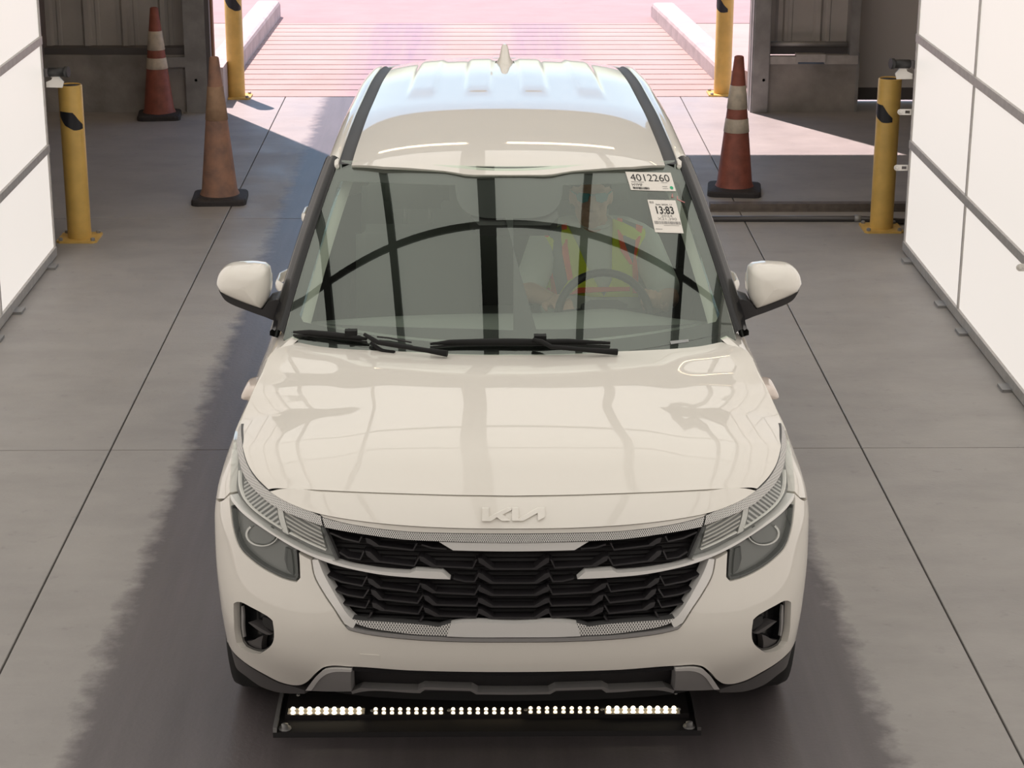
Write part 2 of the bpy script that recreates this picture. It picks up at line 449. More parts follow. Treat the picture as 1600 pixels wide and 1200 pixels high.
# left of the doorway: stem wall, ribbed sheet panels, columns
wl_ = S(MB().box((-6.6, WALL_Y-.12, 0), (-2.39, WALL_Y+.12, .45)).build('wall_back_left', M_conc))
def ribbed(x0, x1, z0, z1, y, parent, ribs=1, name='sheet_panel'):
    """one profiled steel sheet between x0 and x1"""
    w = x1-x0; prof = [(0, 0), (.03, 0), (.05, -.028), (.085, -.028), (.105, 0), (w*.5-.02, 0), (w*.5-.012, -.008), (w*.5+.012, -.008), (w*.5+.02, 0), (w, 0)]
    mb = MB(); mb.grid([[(x0+a, y+b, z0) for a, b in prof], [(x0+a, y+b, z1) for a, b in prof]], smooth=False, flip=False)
    mb.build(name, M_sheet, parent)
x = -6.55
while x < -2.42:
    ribbed(x, min(x+.302, -2.40), .5, HEAD_Z+.05, WALL_Y+.05, wl_); x += .30
MB().box((-6.6, WALL_Y-.10, .45), (-2.39, WALL_Y+.06, .50)).build('base_angle', M_steel_d, wl_)
MB().box((-2.62, WALL_Y-.16, .36), (-2.40, WALL_Y-.10, .44)).build('conduit', M_steel, wl_)
S(MB().box((-3.62, WALL_Y-.20, .40), (-3.50, WALL_Y+.05, 6.2)).build('trim_1', mat('girt_steel', (.20, .17, .17), .6)))
def column(nm, x0, x1):
    o = S(MB().box((x0, WALL_Y-.16, 0), (x1, WALL_Y-.14, HEAD_Z+.2)).box((x0, WALL_Y+.10, 0), (x1, WALL_Y+.12, HEAD_Z+.2)).box(((x0+x1)/2-.07, WALL_Y-.14, 0), ((x0+x1)/2+.07, WALL_Y+.10, HEAD_Z+.2)).build(nm, M_steel))
    return o
c1 = column('trim_2', -2.40, -2.235); c2 = column('trim_3', 2.045, 2.165)
for c_, xx in ((c1, -2.32), (c2, 2.13)):
    MB().lathe([(.012, 0), (.012, .012), (.0, .012)], 8, (xx, WALL_Y-.16, .26), 'y').build('bolt', M_steel_d, c_)
MB().box((-2.235, WALL_Y-.14, .02), (-2.20, WALL_Y-.02, HEAD_Z)).build('door_track', M_steel_d, c1)
MB().box((-2.20, WALL_Y-.06, 0), (-2.185, WALL_Y+.02, HEAD_Z)).build('seal_strip', mat('seal_rubber', (.25, .12, .07), .7), c1)
MB().box((2.03, WALL_Y-.06, 0), (2.045, WALL_Y+.06, HEAD_Z)).build('door_track', M_steel, c2)
S(MB().box((DX0-.03, WALL_Y+.2, 0), (DX0+.05, WALL_Y+.5, .30)).build('trim_4', M_curb))
# right of the doorway
wr = S(MB().box((2.165, WALL_Y-.12, 0), (2.86, WALL_Y+.14, .38)).build('wall_back_right', M_conc))
x = 2.20
for x in (2.20, 2.50): ribbed(x, x+.30, .5, HEAD_Z+.05, WALL_Y+.05, wr)
MB().box((2.165, WALL_Y-.13, .38), (2.40, WALL_Y-.06, .44)).build('conduit_box', M_alu, wr)
MB().box((2.38, WALL_Y-.15, .40), (2.61, WALL_Y-.07, .46)).build('conduit_box', M_alu, wr)
MB().box((2.61, WALL_Y-.13, .38), (2.87, WALL_Y-.06, .45)).build('conduit_box', M_alu, wr)
MB().tube([(2.17, WALL_Y-.07, .53), (2.79, WALL_Y-.07, .53)], .02, 10).build('conduit', M_steel, wr)
MB().box((2.165, WALL_Y-.02, .44), (2.80, WALL_Y+.06, .50)).build('base_angle', M_steel_d, wr)
MB().box((2.80, WALL_Y-.14, .45), (2.87, WALL_Y+.05, HEAD_Z+.1)).build('frame_post', M_steel, wr)
MB().box((2.86, WALL_Y-.12, 0), (2.885, WALL_Y+.02, .46)).build('end_angle', M_steel, wr)
MB().box((2.78, WALL_Y+.12, 0), (2.86, WALL_Y+.31, HEAD_Z+.1)).build('sun_leak_plate', M_steel, wr)  # plate added to keep sun from leaking through the slot behind the wall
d1 = S(MB().box((2.78, WALL_Y+.30, .022), (6.6, WALL_Y+.36, HEAD_Z+1.2)).build('door_1', M_door))
MB().box((2.78, WALL_Y+.285, .022), (6.6, WALL_Y+.30, .12)).build('bottom_seal', M_steel_d, d1)

# lamps on the building ceiling, beyond the lit tunnel; outermost two added to lift the dark back
LAMPS = [(-2.3, 8.0, 'on the left, above the red cone by the stem wall'), (-.9, 8.0, 'left of the middle, first from the light rig'), (-.9, 9.4, 'left of the middle, close to the doorway'), (.7, 8.0, 'right of the middle, first from the light rig'), (.7, 9.4, 'right of the middle, close to the doorway'), (2.5, 8.6, 'on the right, beside the grey sliding door'), (-4.6, 8.6, 'added out of view to brighten the left back corner'), (4.8, 8.6, 'added out of view to brighten the right back corner')]
for i, (lx, ly, where) in enumerate(LAMPS):
    t = empty('strip_lamp', (lx, ly, 4.7))
    MB().box((-.62, -.09, .03), (.62, .09, .10)).build('lamp_housing', M_white_pl, t)
    for q in (-.05, .05): MB().tube([(-.6, q, 0), (.6, q, 0)], .024, 8).build('lamp_tube', M_tube, t)
    for q in (-.5, .5): MB().tube([(q, 0, .1), (q, 0, 1.5)], .008, 6).build('hanger', M_steel, t)
    tag(t, 'hanging twin tube strip lamp '+where, 'lamp', 'strip lamps before the doorway')

# ------------------------------------------------------------------ walls of light panels
ZS = [.035, .64, 1.255, 1.865, 2.475, 3.085, 3.6]
def light_wall(X, sgn, ylines, label):
    """sgn: +1 wall on the right (faces -X), -1 on the left"""
    t = empty('light_wall', (X, ylines[0], 0)); ox, oy = X, ylines[0]
    def bx(a, b, nm, m):
        return MB().box((min(a[0], b[0])-ox, min(a[1], b[1])-oy, a[2]), (max(a[0], b[0])-ox, max(a[1], b[1])-oy, b[2])).build(nm, m, t)
    for i in range(len(ylines)-1):
        for j in range(len(ZS)-1):
            bx((X+sgn*.012, ylines[i+1]+.006, ZS[j]+.012), (X+sgn*.03, ylines[i]-.006, ZS[j+1]-.012), 'light_panel', M_panel)
        for j in range(len(ZS)):
            h = .022 if j else .026
            bx((X-sgn*.004, ylines[i+1], ZS[j]-h), (X+sgn*.034, ylines[i]-.002, ZS[j]+h), 'rail', M_alu)
        for q in (.18, .82):
            if ylines[i] > 2: bx((X-sgn*.05, ylines[i+1]+(ylines[i]-ylines[i+1])*q-.05, 0), (X+sgn*.06, ylines[i+1]+(ylines[i]-ylines[i+1])*q+.05, .014), 'foot_plate', M_steel)
    for yl in ylines: bx((X+.002*sgn, yl-.008, 0.02), (X+sgn*.034, yl+.008, ZS[-1]), 'mullion', M_alu)
    bx((X+sgn*.036, ylines[-1], .01), (X+sgn*.05, ylines[0], ZS[-1]), 'backing', M_white_pl)
    tag(t, label, 'light wall', 'walls of glowing light panels'); return t
LW = light_wall(-2.56, -1, [6.30, 4.90, 3.47, 2.04, .61, -.82, -2.25, -3.68, -5.1, -6.5], 'wall of glowing white light panels along the left side of the lane')
RW = light_wall(2.39, 1, [6.40, 4.985, 3.57, 2.15, .73, -.7, -2.1, -3.5, -4.9, -6.4], 'wall of glowing white light panels along the right side of the lane')
def bracket(parent, X, y, z, sgn):
    """slotted white plate standing out from the rail"""
    mb = MB(); L, h, w = .085, .034, .006
    out = [(0, -h/2), (0, h/2)]+[(L-h/2+h/2*math.cos(a), h/2*math.sin(a)) for a in np.linspace(math.pi/2, -math.pi/2, 9)]
    hole = [(.012, -.009), (.012, .009), (.04, .009), (.04, -.009)]
    V, Tt = cdt_fill(out, [hole], .03)
    f = lambda a, b, h_: (X-sgn*a-parent.location.x, y+h_-parent.location.y, z+b)
    mb.add([f(a, b, -w/2) for a, b in V], Tt); mb.add([f(a, b, w/2) for a, b in V], Tt)
    for loop in (out, hole):
        n = len(loop); mb.add([f(a, b, -w/2) for a, b in loop]+[f(a, b, w/2) for a, b in loop], [(k, (k+1) % n, n+(k+1) % n, n+k) for k in range(n)])
    mb.lathe([(.0, -.008), (.011, -.008), (.011, .008), (0, .008)], 10, f(L-h/2, 0, 0), 'y', cap=False)
    mb.build('bracket', M_white_pl, parent, fixn=True)
for px_, py_, yy in ((1410, 175, 6.41), (1406, 262, 6.41), (1600, 237, 3.6), (1600, 418, 3.6)):
    p = at(px_, py_, y=yy); bracket(RW, 2.395, yy, p.z, 1)
def small_camera(X, y, z, sgn, label):
    t = empty('inspection_camera', (X, y, z))
    MB().tube([(-sgn*.02, 0, .055), (-sgn*.115, -.02, .060)], .026, 14).build('camera_body', M_black, t)
    MB().tube([(-sgn*.115, -.02, .060), (-sgn*.135, -.024, .061)], .031, 14).build('lens_hood', M_black, t)
    mb = MB(); pl = [(0, -.03), (0, .0), (-.03, .012), (-.045, .04), (-.075, .03), (-.10, .0), (-.09, -.032)]
    mb.prism(pl, lambda a, b, h: (a*sgn, h, b), -.006, .006); mb.build('mount', M_white_pl, t, fixn=True)
    MB().tube([(-sgn*.03, 0, .03), (-sgn*.05, -.005, .055)], .008, 8).build('mount_post', M_white_pl, t)
    MB().box((-.012, -.01, .03), (.012, .012, .075)).build('cable_box', M_steel_d, t)
    tag(t, label, 'camera', 'small cameras on the light walls')
p = at(76, 128, y=6.32); small_camera(-2.555, 6.32, p.z, -1, 'small black camera on a white bracket at the end of the left light wall')
p = at(1424, 115, y=6.42); small_camera(2.385, 6.42, p.z, 1, 'small black camera on a white bracket at the end of the right light wall')
# overhead rig of panels with dark beams (seen mirrored in the windscreen)
CZ = 3.62
rig = empty('overhead_light_rig', (0, 0, CZ))
BX = [-2.55, -1.98, -1.20, -.19, .80, 1.90, 2.38]; BY = [6.3, 4.40, 2.36, .1, -2.3, -4.4, -6.4]
for i in range(len(BX)-1):
    for j in range(len(BY)-1):
        MB().box((BX[i]+.03, BY[j+1]+.03, .02), (BX[i+1]-.03, BY[j]-.03, .05)).build('light_panel', M_top, rig)
for i, xb in enumerate(BX):
    w = .085 if i == 3 else .038
    MB().box((xb-w, -6.4, -.02), (xb+w, 6.3, .06)).build('beam', M_black, rig)
for yb in BY: MB().box((-2.55, yb-.035, -.018), (2.38, yb+.035, .055)).build('cross_beam', M_black, rig)
MB().box((-2.6, -6.4, .065), (2.42, 6.3, .09)).build('backing', M_white_pl, rig)
for xx in (-2.5, 2.3):
    for yy in (-6, 0, 6): MB().tube([(xx, yy, .09), (xx, yy, 2.6)], .015, 8).build('hanger', M_steel, rig)
tag(rig, 'overhead rig of lit panels between dark beams above the car', 'light rig')

# ------------------------------------------------------------------ bollards
def bollard(loc, h, label, ang=0.0, tape_z=None, r=.070):
    t = empty('bollard', loc)
    MB().lathe([(r, .008), (r, h-.006), (r-.004, h), (r-.012, h), (r-.012, h-.015), (0, h-.015)], 32, cap=False).build('post', M_yel, t)
    MB().lathe([(r-.013, h-.014), (r-.013, h-.006), (0, h-.004)], 24, cap=False).build('top_cap', M_black, t)
    mb = MB(); w = .12; ch = [(-w, -w+.02), (-w+.02, -w), (w-.02, -w), (w, -w+.02), (w, w-.02), (w-.02, w), (-w+.02, w), (-w, w-.02)]
    mb.prism(ch, lambda a, b, z: (a, b, z), 0, .012); mb.build('base_plate', M_yel, t, fixn=True)
    for sx in (-1, 1):
        for sy in (-1, 1): MB().lathe([(.013, .012), (.013, .026), (.006, .030), (0, .03)], 6, (sx*.095, sy*.095, 0), smooth=False, cap=False).build('bolt', M_steel, t)
    mb = MB(); rows = []; tz = tape_z or h-.20
    for k in range(13):
        a = math.radians(-90+ang-62+124*k/12); u = k/12
        lo = tz+interp([0, .25, .6, .8, 1], [.02, -.03, -.06, -.06, -.055], u); hi = tz+interp([0, .25, .6, .8, 1], [.05, .05, .045, .0, -.03], u)
        rows.append([((r+.0015)*math.cos(a), (r+.0015)*math.sin(a), z) for z in (lo, hi)])
    mb.grid(rows); mb.build('tape_mark', M_tape, t)
    tag(t, label, 'bollard', 'yellow steel bollards'); return t
p = at(121, 378, z=0); bollard((p.x, p.y+.08, 0), .93, 'yellow steel bollard in front of the left light wall end', 5)
p = at(1380, 362, z=0); bollard((p.x, p.y+.07, 0), .93, 'yellow steel bollard beside the right light wall end', -50)
p = at(368, 155, z=0); bollard((p.x, p.y+.09, 0), 1.05, 'sunlit yellow bollard outside the left edge of the doorway', 5, tape_z=.77)
p = at(1130, 150, z=0); bollard((p.x, p.y+.08, 0), 1.05, 'sunlit yellow bollard outside the right edge of the doorway behind a cone', -50, tape_z=.74)

# ------------------------------------------------------------------ traffic cones
def cone(px_, py_, label, style, rot=0.0, H=.90, bw=.175):
    p = at(px_, py_, z=0); t = empty('traffic_cone', (p.x, min(p.y, 10.55), 0)); t.rotation_euler.z = rot
    r0, r1, zb = .118, .030, .045
    rr = lambda z: r0+(r1-r0)*(z-zb)/(H-zb)
    m = M_cone_r if style == 'banded' else M_cone_o
    MB().lathe([(r0+.012, zb-.004), (r0+.004, zb+.012), (rr(zb+.03), zb+.03), (rr(H-.006), H-.006), (r1-.006, H), (r1-.012, H), (r1-.014, H-.03), (0, H-.03)], 32, cap=False).build('cone_body', m, t)
    bands = ((.45, .55), (.62, .79)) if style == 'banded' else ((.57, .80),)
    for a, b in bands:
        MB().lathe([(rr(a*H)+.0005, a*H), (rr(a*H)+.003, a*H+.002), (rr(b*H)+.003, b*H-.002), (rr(b*H)+.0005, b*H)], 32, cap=False).build('collar', M_collar if style == 'banded' else M_cone_o2, t)
    c = .045; w = bw
    pl = [(-w, -w+c), (-w+c*.3, -w+c*.3), (-w+c, -w), (w-c, -w), (w-c*.3, -w+c*.3), (w, -w+c), (w, w-c), (w-c*.3, w-c*.3), (w-c, w), (-w+c, w), (-w+c*.3, w-c*.3), (-w, w-c)]
    mb = MB(); n = len(pl)
    mb.grid([[(a*k, b*k, z) for a, b in pl] for k, z in ((1, 0), (1.0, .026), (.97, .036), (.72, .046))], smooth=False, closed=True)
    mb.add([(a*.72, b*.72, .046) for a, b in pl], [tuple(range(n))]); mb.add([(a, b, 0) for a, b in pl], [tuple(reversed(range(n)))])
    mb.build('rubber_base', M_rubber, t)
    tag(t, label, 'traffic cone', 'traffic cones by the doorway')
cone(344, 313, 'faded dirty orange cone without white bands, left of the car', 'plain', .05, .93)
cone(252, 180, 'dim red cone with two pale bands standing by the left stem wall', 'banded', .1, .85, .165)
cone(1147, 300, 'dark red cone with two pale bands right of the car', 'banded', -.12, .90)

# ------------------------------------------------------------------ rail and pipe on the floor at right
t = empty('floor_guide_rail', (1.36, 7.43, 0))
MB().box((0, -.035, 0), (1.55, .035, .05)).box((0, -.045, 0), (1.55, -.035, .012)).build('channel', mat('rail_brown', (.17, .14, .12), .6, .2, noise=.3, nscale=20), t)
for q in (.03, .2, .62, 1.1): MB().lathe([(.012, 0), (.012, .01), (0, .012)], 8, (q, -.036, .03), 'y', cap=False).build('bolt', M_alu, t)
tag(t, 'low brown steel rail lying across the floor behind the right bollard', 'rail')
t = empty('floor_pipe', (1.30, 7.13, 0))
MB().tube([(0, 0, .018), (.95, 0, .018), (1.0, -.005, .018), (1.5, -.16, .018)], .018, 10).build('pipe', mat('pipe_dark', (.09, .085, .085), .35, .4), t)
MB().lathe([(.024, 0), (.024, .04)], 10, (.93, 0, .018), 'x').build('coupling', M_steel, t)
tag(t, 'thin dark pipe lying on the floor in front of the brown rail', 'pipe')

# ------------------------------------------------------------------ light bar on the floor under the bumper
bar = empty('floor_light_bar', (-.08, .57, 0))
bw = .665
mb = MB(); mb.box((-bw, -.14, 0), (bw, .15, .018)); mb.build('base_tray', mat('tray_black', (.018, .016, .017), .75), bar)
MB().box((-bw+.03, -.055, .018), (bw-.03, .10, .034)).build('cover_plate', mat('plate_black', (.022, .019, .02), .35), bar)
MB().box((-bw, -.14, .018), (-bw+.012, .15, .035)).build('end_strip', M_steel, bar)
MB().box((bw-.012, -.14, .018), (bw, .15, .03)).build('end_strip', M_steel_d, bar)
led_b = emit_mat('led_bright', (1.0, .86, .62), LED_EMIT); led_d = emit_mat('led_dim', (1.0, .82, .55), LED_EMIT*.45)
me_l = {}
for nm, m_, r in (('b', led_b, .0075), ('d', led_d, .0062)):
    me = MB().lathe([(r, 0), (r*.95, r*.5), (r*.6, r*.9), (0, r*1.05)], 10, cap=False).mesh('led'); me.materials.append(m_); me_l[nm] = me
for q, (a, b) in enumerate(((458, 561), (587, 689), (708, 811), (829, 932), (951, 1053))):
    for k in range(9):
        for row, vv in enumerate((1108.5, 1114.5)):
            p = at(a+(b-a)*k/8, vv-1.5*(q > 2), z=.036)
            link('led', me_l['b' if q in (0, 4) else 'd'], None, bar, (p.x+.08, p.y-.57, .036))
for q in (0, 4):
    a, b = ((450, 570), (945, 1062))[q//4]
    p0 = at(a, 1112, z=.034); p1 = at(b, 1112, z=.034)
    MB().box((p0.x+.08, p0.y-.57-.018, .034), (p1.x+.08, p0.y-.57+.018, .0365)).build('led_strip', mat('led_substrate', (.55, .5, .42), .4), bar)
for k in range(6):
    for dy in (-.03, .08):
        MB().lathe([(.006, .034), (.005, .038), (0, .039)], 8, (-bw+.06+k*(2*bw-.12)/5, dy, 0), cap=False).build('screw', M_steel, bar)
for sx in (-1, 1): MB().lathe([(.02, .018), (.02, .022), (.011, .022), (.011, .034), (0, .036)], 10, (sx*(bw-.035), -.115, 0), cap=False).build('anchor_bolt', M_steel, bar)
tag(bar, 'black floor light bar with rows of warm leds under the front bumper', 'light bar')

# ================================================================== the car
M_paint = mat('white_paint', (.80, .765, .70), .45, coat=1.0, coat_rough=.02)
M_bgloss = mat('black_gloss', (.012, .012, .013), .18, spec=.4)
M_bplast = mat('black_plastic', (.025, .023, .024), .5)
M_grille = mat('grille_bar_black', (.022, .02, .022), .4)
M_dgrey = mat('cladding_grey', (.075, .07, .07), .6)
M_silver = mat('satin_silver', (.78, .765, .74), .35, .30)
M_skid = mat('skid_grey', (.30, .29, .285), .5, .2)
M_chrome = mat('chrome', (.75, .75, .74), .08, 1.0)
M_lampg = mat('lamp_bezel', (.19, .19, .185), .35, .3)
M_lampd = mat('lamp_dark', (.06, .06, .06), .35, .2)
M_ring = mat('lamp_ring', (.62, .61, .58), .25, .6)
M_guide = mat('light_guide', (.85, .83, .78), .3)
M_lens = glass_mat('lamp_lens', (.93, .94, .94), .8, .05)
M_wind = glass_mat('windscreen_glass', (.86, .93, .87), 1.0, .13)
M_sglass = glass_mat('side_glass', (.35, .40, .37), 1.0, .08)
M_tyre = mat('tyre_rubber', (.02, .02, .02), .8)
M_alloy = mat('alloy', (.35, .35, .36), .3, .8)
def striped(name, c1, c2, scale, axis='u', rough=.3, metal=.3, ang=0.0, width=.5):
    m = mat(name, c1, rough, metal); N = m.node_tree.nodes; L = m.node_tree.links; b = N['Principled BSDF']
    uv = N.new('ShaderNodeUVMap'); mp = N.new('ShaderNodeMapping'); mp.inputs['Rotation'].default_value = (0, 0, ang)
    w = N.new('ShaderNodeTexWave'); w.wave_type = 'BANDS'; w.bands_direction = 'X' if axis == 'u' else 'Y'; w.inputs['Scale'].default_value = scale
    L.new(uv.outputs[0], mp.inputs[0]); L.new(mp.outputs[0], w.inputs['Vector'])
    r = N.new('ShaderNodeMapRange'); r.inputs[1].default_value = width-.15; r.inputs[2].default_value = width+.15; L.new(w.outputs['Fac'], r.inputs[0])
    mx = N.new('ShaderNodeMix'); mx.data_type = 'RGBA'; mx.inputs[6].default_value = (*c1, 1); mx.inputs[7].default_value = (*c2, 1)
    L.new(r.outputs[0], mx.inputs[0]); L.new(mx.outputs[2], b.inputs['Base Color'])
    bp = N.new('ShaderNodeBump'); bp.inputs['Distance'].default_value = .004; bp.inputs['Strength'].default_value = .7; L.new(w.outputs['Fac'], bp.inputs['Height']); L.new(bp.outputs[0], b.inputs['Normal'])
    return m
def perforated(name, pitch):
    """silver with staggered rows of small dark holes, in metres of uv"""
    m = mat(name, (.58, .565, .54), .35, .25); N = m.node_tree.nodes; L = m.node_tree.links; b = N['Principled BSDF']
    uv = N.new('ShaderNodeUVMap'); fac = None
    for off in (0.0, .5):
        mp = N.new('ShaderNodeMapping'); mp.inputs['Scale'].default_value = (1/pitch, .62/pitch, 1); mp.inputs['Location'].default_value = (off, off, 0)
        L.new(uv.outputs[0], mp.inputs[0])
        fr = N.new('ShaderNodeVectorMath'); fr.operation = 'FRACTION'; L.new(mp.outputs[0], fr.inputs[0])
        sb = N.new('ShaderNodeVectorMath'); sb.operation = 'SUBTRACT'; sb.inputs[1].default_value = (.5, .5, 0); L.new(fr.outputs[0], sb.inputs[0])
        ml = N.new('ShaderNodeVectorMath'); ml.operation = 'MULTIPLY'; ml.inputs[1].default_value = (1, 1, 0); L.new(sb.outputs[0], ml.inputs[0])
        ln = N.new('ShaderNodeVectorMath'); ln.operation = 'LENGTH'; L.new(ml.outputs[0], ln.inputs[0])
        if fac is None: fac = ln.outputs['Value']
        else:
            mi = N.new('ShaderNodeMath'); mi.operation = 'MINIMUM'; L.new(fac, mi.inputs[0]); L.new(ln.outputs['Value'], mi.inputs[1]); fac = mi.outputs[0]
    r = N.new('ShaderNodeMapRange'); r.inputs[1].default_value = .20; r.inputs[2].default_value = .30; L.new(fac, r.inputs[0])
    mx = N.new('ShaderNodeMix'); mx.data_type = 'RGBA'; mx.inputs[6].default_value = (.10, .10, .10, 1); mx.inputs[7].default_value = (.82, .80, .77, 1)
    L.new(r.outputs[0], mx.inputs[0]); L.new(mx.outputs[2], b.inputs['Base Color'])
    bp = N.new('ShaderNodeBump'); bp.inputs['Distance'].default_value = .002; bp.inputs['Strength'].default_value = .6; L.new(r.outputs[0], bp.inputs['Height']); L.new(bp.outputs[0], b.inputs['Normal'])
    return m
M_perf = perforated('perforated_silver', .0062)
M_perf2 = perforated('mesh_silver', .0078)
M_refl = striped('lamp_reflector', (.58, .57, .55), (.16, .16, .155), 22, 'u', ang=.9)
M_refl2 = striped('lamp_indicator', (.56, .54, .50), (.18, .175, .17), 30, 'v', ang=.25)
M_rad = striped('radiator', (.007, .006, .007), (.016, .014, .015), 24, 'v', .5, .2)

car = tag(empty('car', (0, 0, 0)), 'white compact SUV parked nose first in the lane between the light walls', 'car')
# the car stands a touch askew in the lane; from here on everything is worked out in the car's own frame
CAR_X, CAR_RZ = -.0065, -.0046
car.location = (CAR_X, 0, 0); car.rotation_euler = (0, 0, CAR_RZ)
_R = np.array(Matrix.Rotation(-CAR_RZ, 3, 'Z'))
CAM = _R@(CAM-np.array([CAR_X, 0, 0])); CR, CU, CF = _R@CR, _R@CU, _R@CF

# ---- plan curve of the body (half) and profiles
def natspline(ts, vs_):
    n = len(ts); A = np.zeros((n, n)); r = np.zeros(n); A[0, 0] = A[-1, -1] = 1; h = np.diff(ts)
    for i in range(1, n-1):
        A[i, i-1] = h[i-1]; A[i, i] = 2*(h[i-1]+h[i]); A[i, i+1] = h[i]; r[i] = 6*((vs_[i+1]-vs_[i])/h[i]-(vs_[i]-vs_[i-1])/h[i-1])
    m = np.linalg.solve(A, r)
    def f(t):
        i = min(n-2, max(0, int(np.searchsorted(ts, t))-1)); a = ts[i+1]-t; b = t-ts[i]
        return (m[i]*a**3+m[i+1]*b**3)/(6*h[i])+(vs_[i]/h[i]-m[i]*h[i]/6)*a+(vs_[i+1]/h[i]-m[i+1]*h[i]/6)*b
    return f
PLAN = [(-.45, .032), (-.25, .009), (0, 0), (.25, .009), (.45, .032), (.6, .075), (.72, .15), (.805, .235), (.866, .345), (.898, .46), (.906, .58), (.903, .85), (.898, 1.3), (.894, 2.2), (.895, 3.2), (.88, 3.8), (.84, 4.15), (.72, 4.30), (.4, 4.37), (0, 4.385), (-.3, 4.375)]
PT = [0.0]
for a, b in zip(PLAN, PLAN[1:]): PT.append(PT[-1]+math.hypot(b[0]-a[0], b[1]-a[1]))
PT = np.array(PT)-PT[2]
_px = natspline(PT, [p[0] for p in PLAN]); _py = natspline(PT, [p[1] for p in PLAN])
S_END = PT[-2]
_qf = pchip([.2, .28, .33, .40, .447, .50, .54, .59, .65, .72, .79, .85, .89, .92, .95, 1.0], [.14, .11, .075, .03, .012, .003, 0, .004, .016, .03, .042, .055, .085, .122, .18, .31])
_qs = pchip([.2, .3, .45, .6, .72, .81, .88, .95, 1.0, 1.03, 1.06], [.045, .026, .008, .001, .003, .017, .038, .072, .098, .13, .19])
Sk0, Sk1, Sk2 = PT[5], PT[9], PT[11]
S_TAB = np.array([(s, _px(s), _py(s)) for s in np.linspace(.6, S_END-.35, 500)])
def s_of_y(y): return float(np.interp(y, S_TAB[:, 2], S_TAB[:, 0]))
def belt(s, z, off=0.0):
    sg = -1 if s < 0 else 1; a = abs(s)
    x, y = _px(a), _py(a); h = 1e-3
    tx, ty = _px(a+h)-_px(a-h), _py(a+h)-_py(a-h); L = math.hypot(tx, ty); nx, ny = ty/L, -tx/L
    w = smooth01((a-Sk0)/(Sk1-Sk0)); w2 = smooth01((a-Sk0)/(Sk2-Sk0)); kz = smooth01((z-.80)/.10); w = w*(1-kz)+w2*kz; d = (1-w)*_qf(z)+w*_qs(z)
    return Vector((sg*(x+nx*(off-d)), y+ny*(off-d), z))
B = Surf(belt, (-1.75, .12), (.22, 1.04), 220, 110)

def crop(ox, oy, sc, L): return [(ox+a/sc, oy+b/sc) for a, b in L]
C5 = lambda *L: crop(320, 640, 3.2, L)
C7 = lambda *L: crop(330, 900, 3.2, L)
CH = lambda *L: crop(350, 690, 5.216, L)
CG = lambda *L: crop(490, 820, 5.926, L)

# ---- hood
hood_side_px = [(419.5, 764.5), (401, 746), (387, 724), (379, 696), (376.5, 659)]
hs = [belt(*B.inv(*p)) for p in hood_side_px]
HS = hs+[belt(-s_of_y(y), z) for y, z in ((.86, .982), (1.0, 1.004))]+[Vector((-.785, 1.12, 1.028)), Vector((-.745, 1.185, 1.040)), Vector((-.70, 1.205, 1.044))]
HE = [belt(*B.inv(*p)) for p in ((802, 774.5), (720, 773.5), (632, 771), (560, 768.5), (507, 766), (450, 763.5), (428, 763))]+[hs[0]]
HM = [Vector((0, HE[0].y, HE[0].z)), Vector((0, .18, .955)), Vector((0, .25, .988)), Vector((0, .38, 1.015)), Vector((0, .6, 1.036)), Vector((0, .8, 1.048)), Vector((0, 1.035, 1.061))]
HR = [at(802, 551, y=1.035), at(640, 549.5, y=1.06), at(560, 546.5, y=1.09), at(500, 541.5, y=1.145)]; HR = [Vector((abs(p.x), p.y, p.z)) for p in HR]; HR[0].x = 0
HR += [Vector((.70, 1.205, 1.044))]
HE = [Vector((abs(p.x), p.y, p.z)) for p in HE]; HE[0].x = 0
def curve3(P, ends=None):
    t = [0.0]
    for a, b in zip(P, P[1:]): t.append(t[-1]+(b-a).length)
    t = [q/t[-1] for q in t]; F = [pchip(t, [p[i] for p in P]) for i in range(3)]
    return lambda q: Vector((F[0](q), F[1](q), F[2](q)))
cS, cM = curve3(HS), curve3(HM)
def ofx(P):
    xs_ = [p.x for p in P]; fy = pchip(xs_, [p.y for p in P]); fz = pchip(xs_, [p.z for p in P]); return fy, fz
eY, eZ = ofx(HE); rY, rZ = ofx(HR)
def hood_base(u, t):
    s = cS(t); m = cM(t); xs_ = abs(s.x); au = abs(u)
    zr = m.z+(s.z-m.z)*(.35*au**2+.65*au**6)
    return Vector((u*xs_, m.y+(s.y-m.y)*au**2.4, zr))
def hood_pt(u, t):
    p = hood_base(u, t); x0 = abs(hood_base(u, 0).x); x1 = abs(hood_base(u, 1).x); b0 = hood_base(u, 0); b1 = hood_base(u, 1)
    k0, k1 = (1-t)**5, t**5
    p.y += (eY(x0)-b0.y)*k0+(rY(x1)-b1.y)*k1; p.z += (eZ(x0)-b0.z)*k0+(rZ(x1)-b1.z)*k1
    # raised centre plateau with soft flanks
    f = smooth01(t/.25)*smooth01((1-t)/.2); ax = abs(p.x)
    p.z += .010*f*(1-smooth01((ax-.40)/.16))
    return p
us = [math.sin(math.pi/2*k/28) for k in range(-28, 29)]; tt = [smooth01(k/44)*.5+k/44*.5 for k in range(45)]
rows = [[hood_pt(u, t) for u in us] for t in tt]
mb = MB(); mb.grid(rows)
edge = rows[0][:]; dn = lambda P, v: [p+Vector(v) for p in P]
mb.grid([dn(rows[0], (0, .045, -.008)), rows[0]], True); mb.grid([rows[-1], dn(rows[-1], (0, -.01, -.022))], True)
mb.grid([[r[0] for r in rows], dn([r[0] for r in rows], (.015, 0, -.022))], True, flip=True); mb.grid([[r[-1] for r in rows], dn([r[-1] for r in rows], (-.015, 0, -.022))], True)
mb.build('hood', M_paint, car)

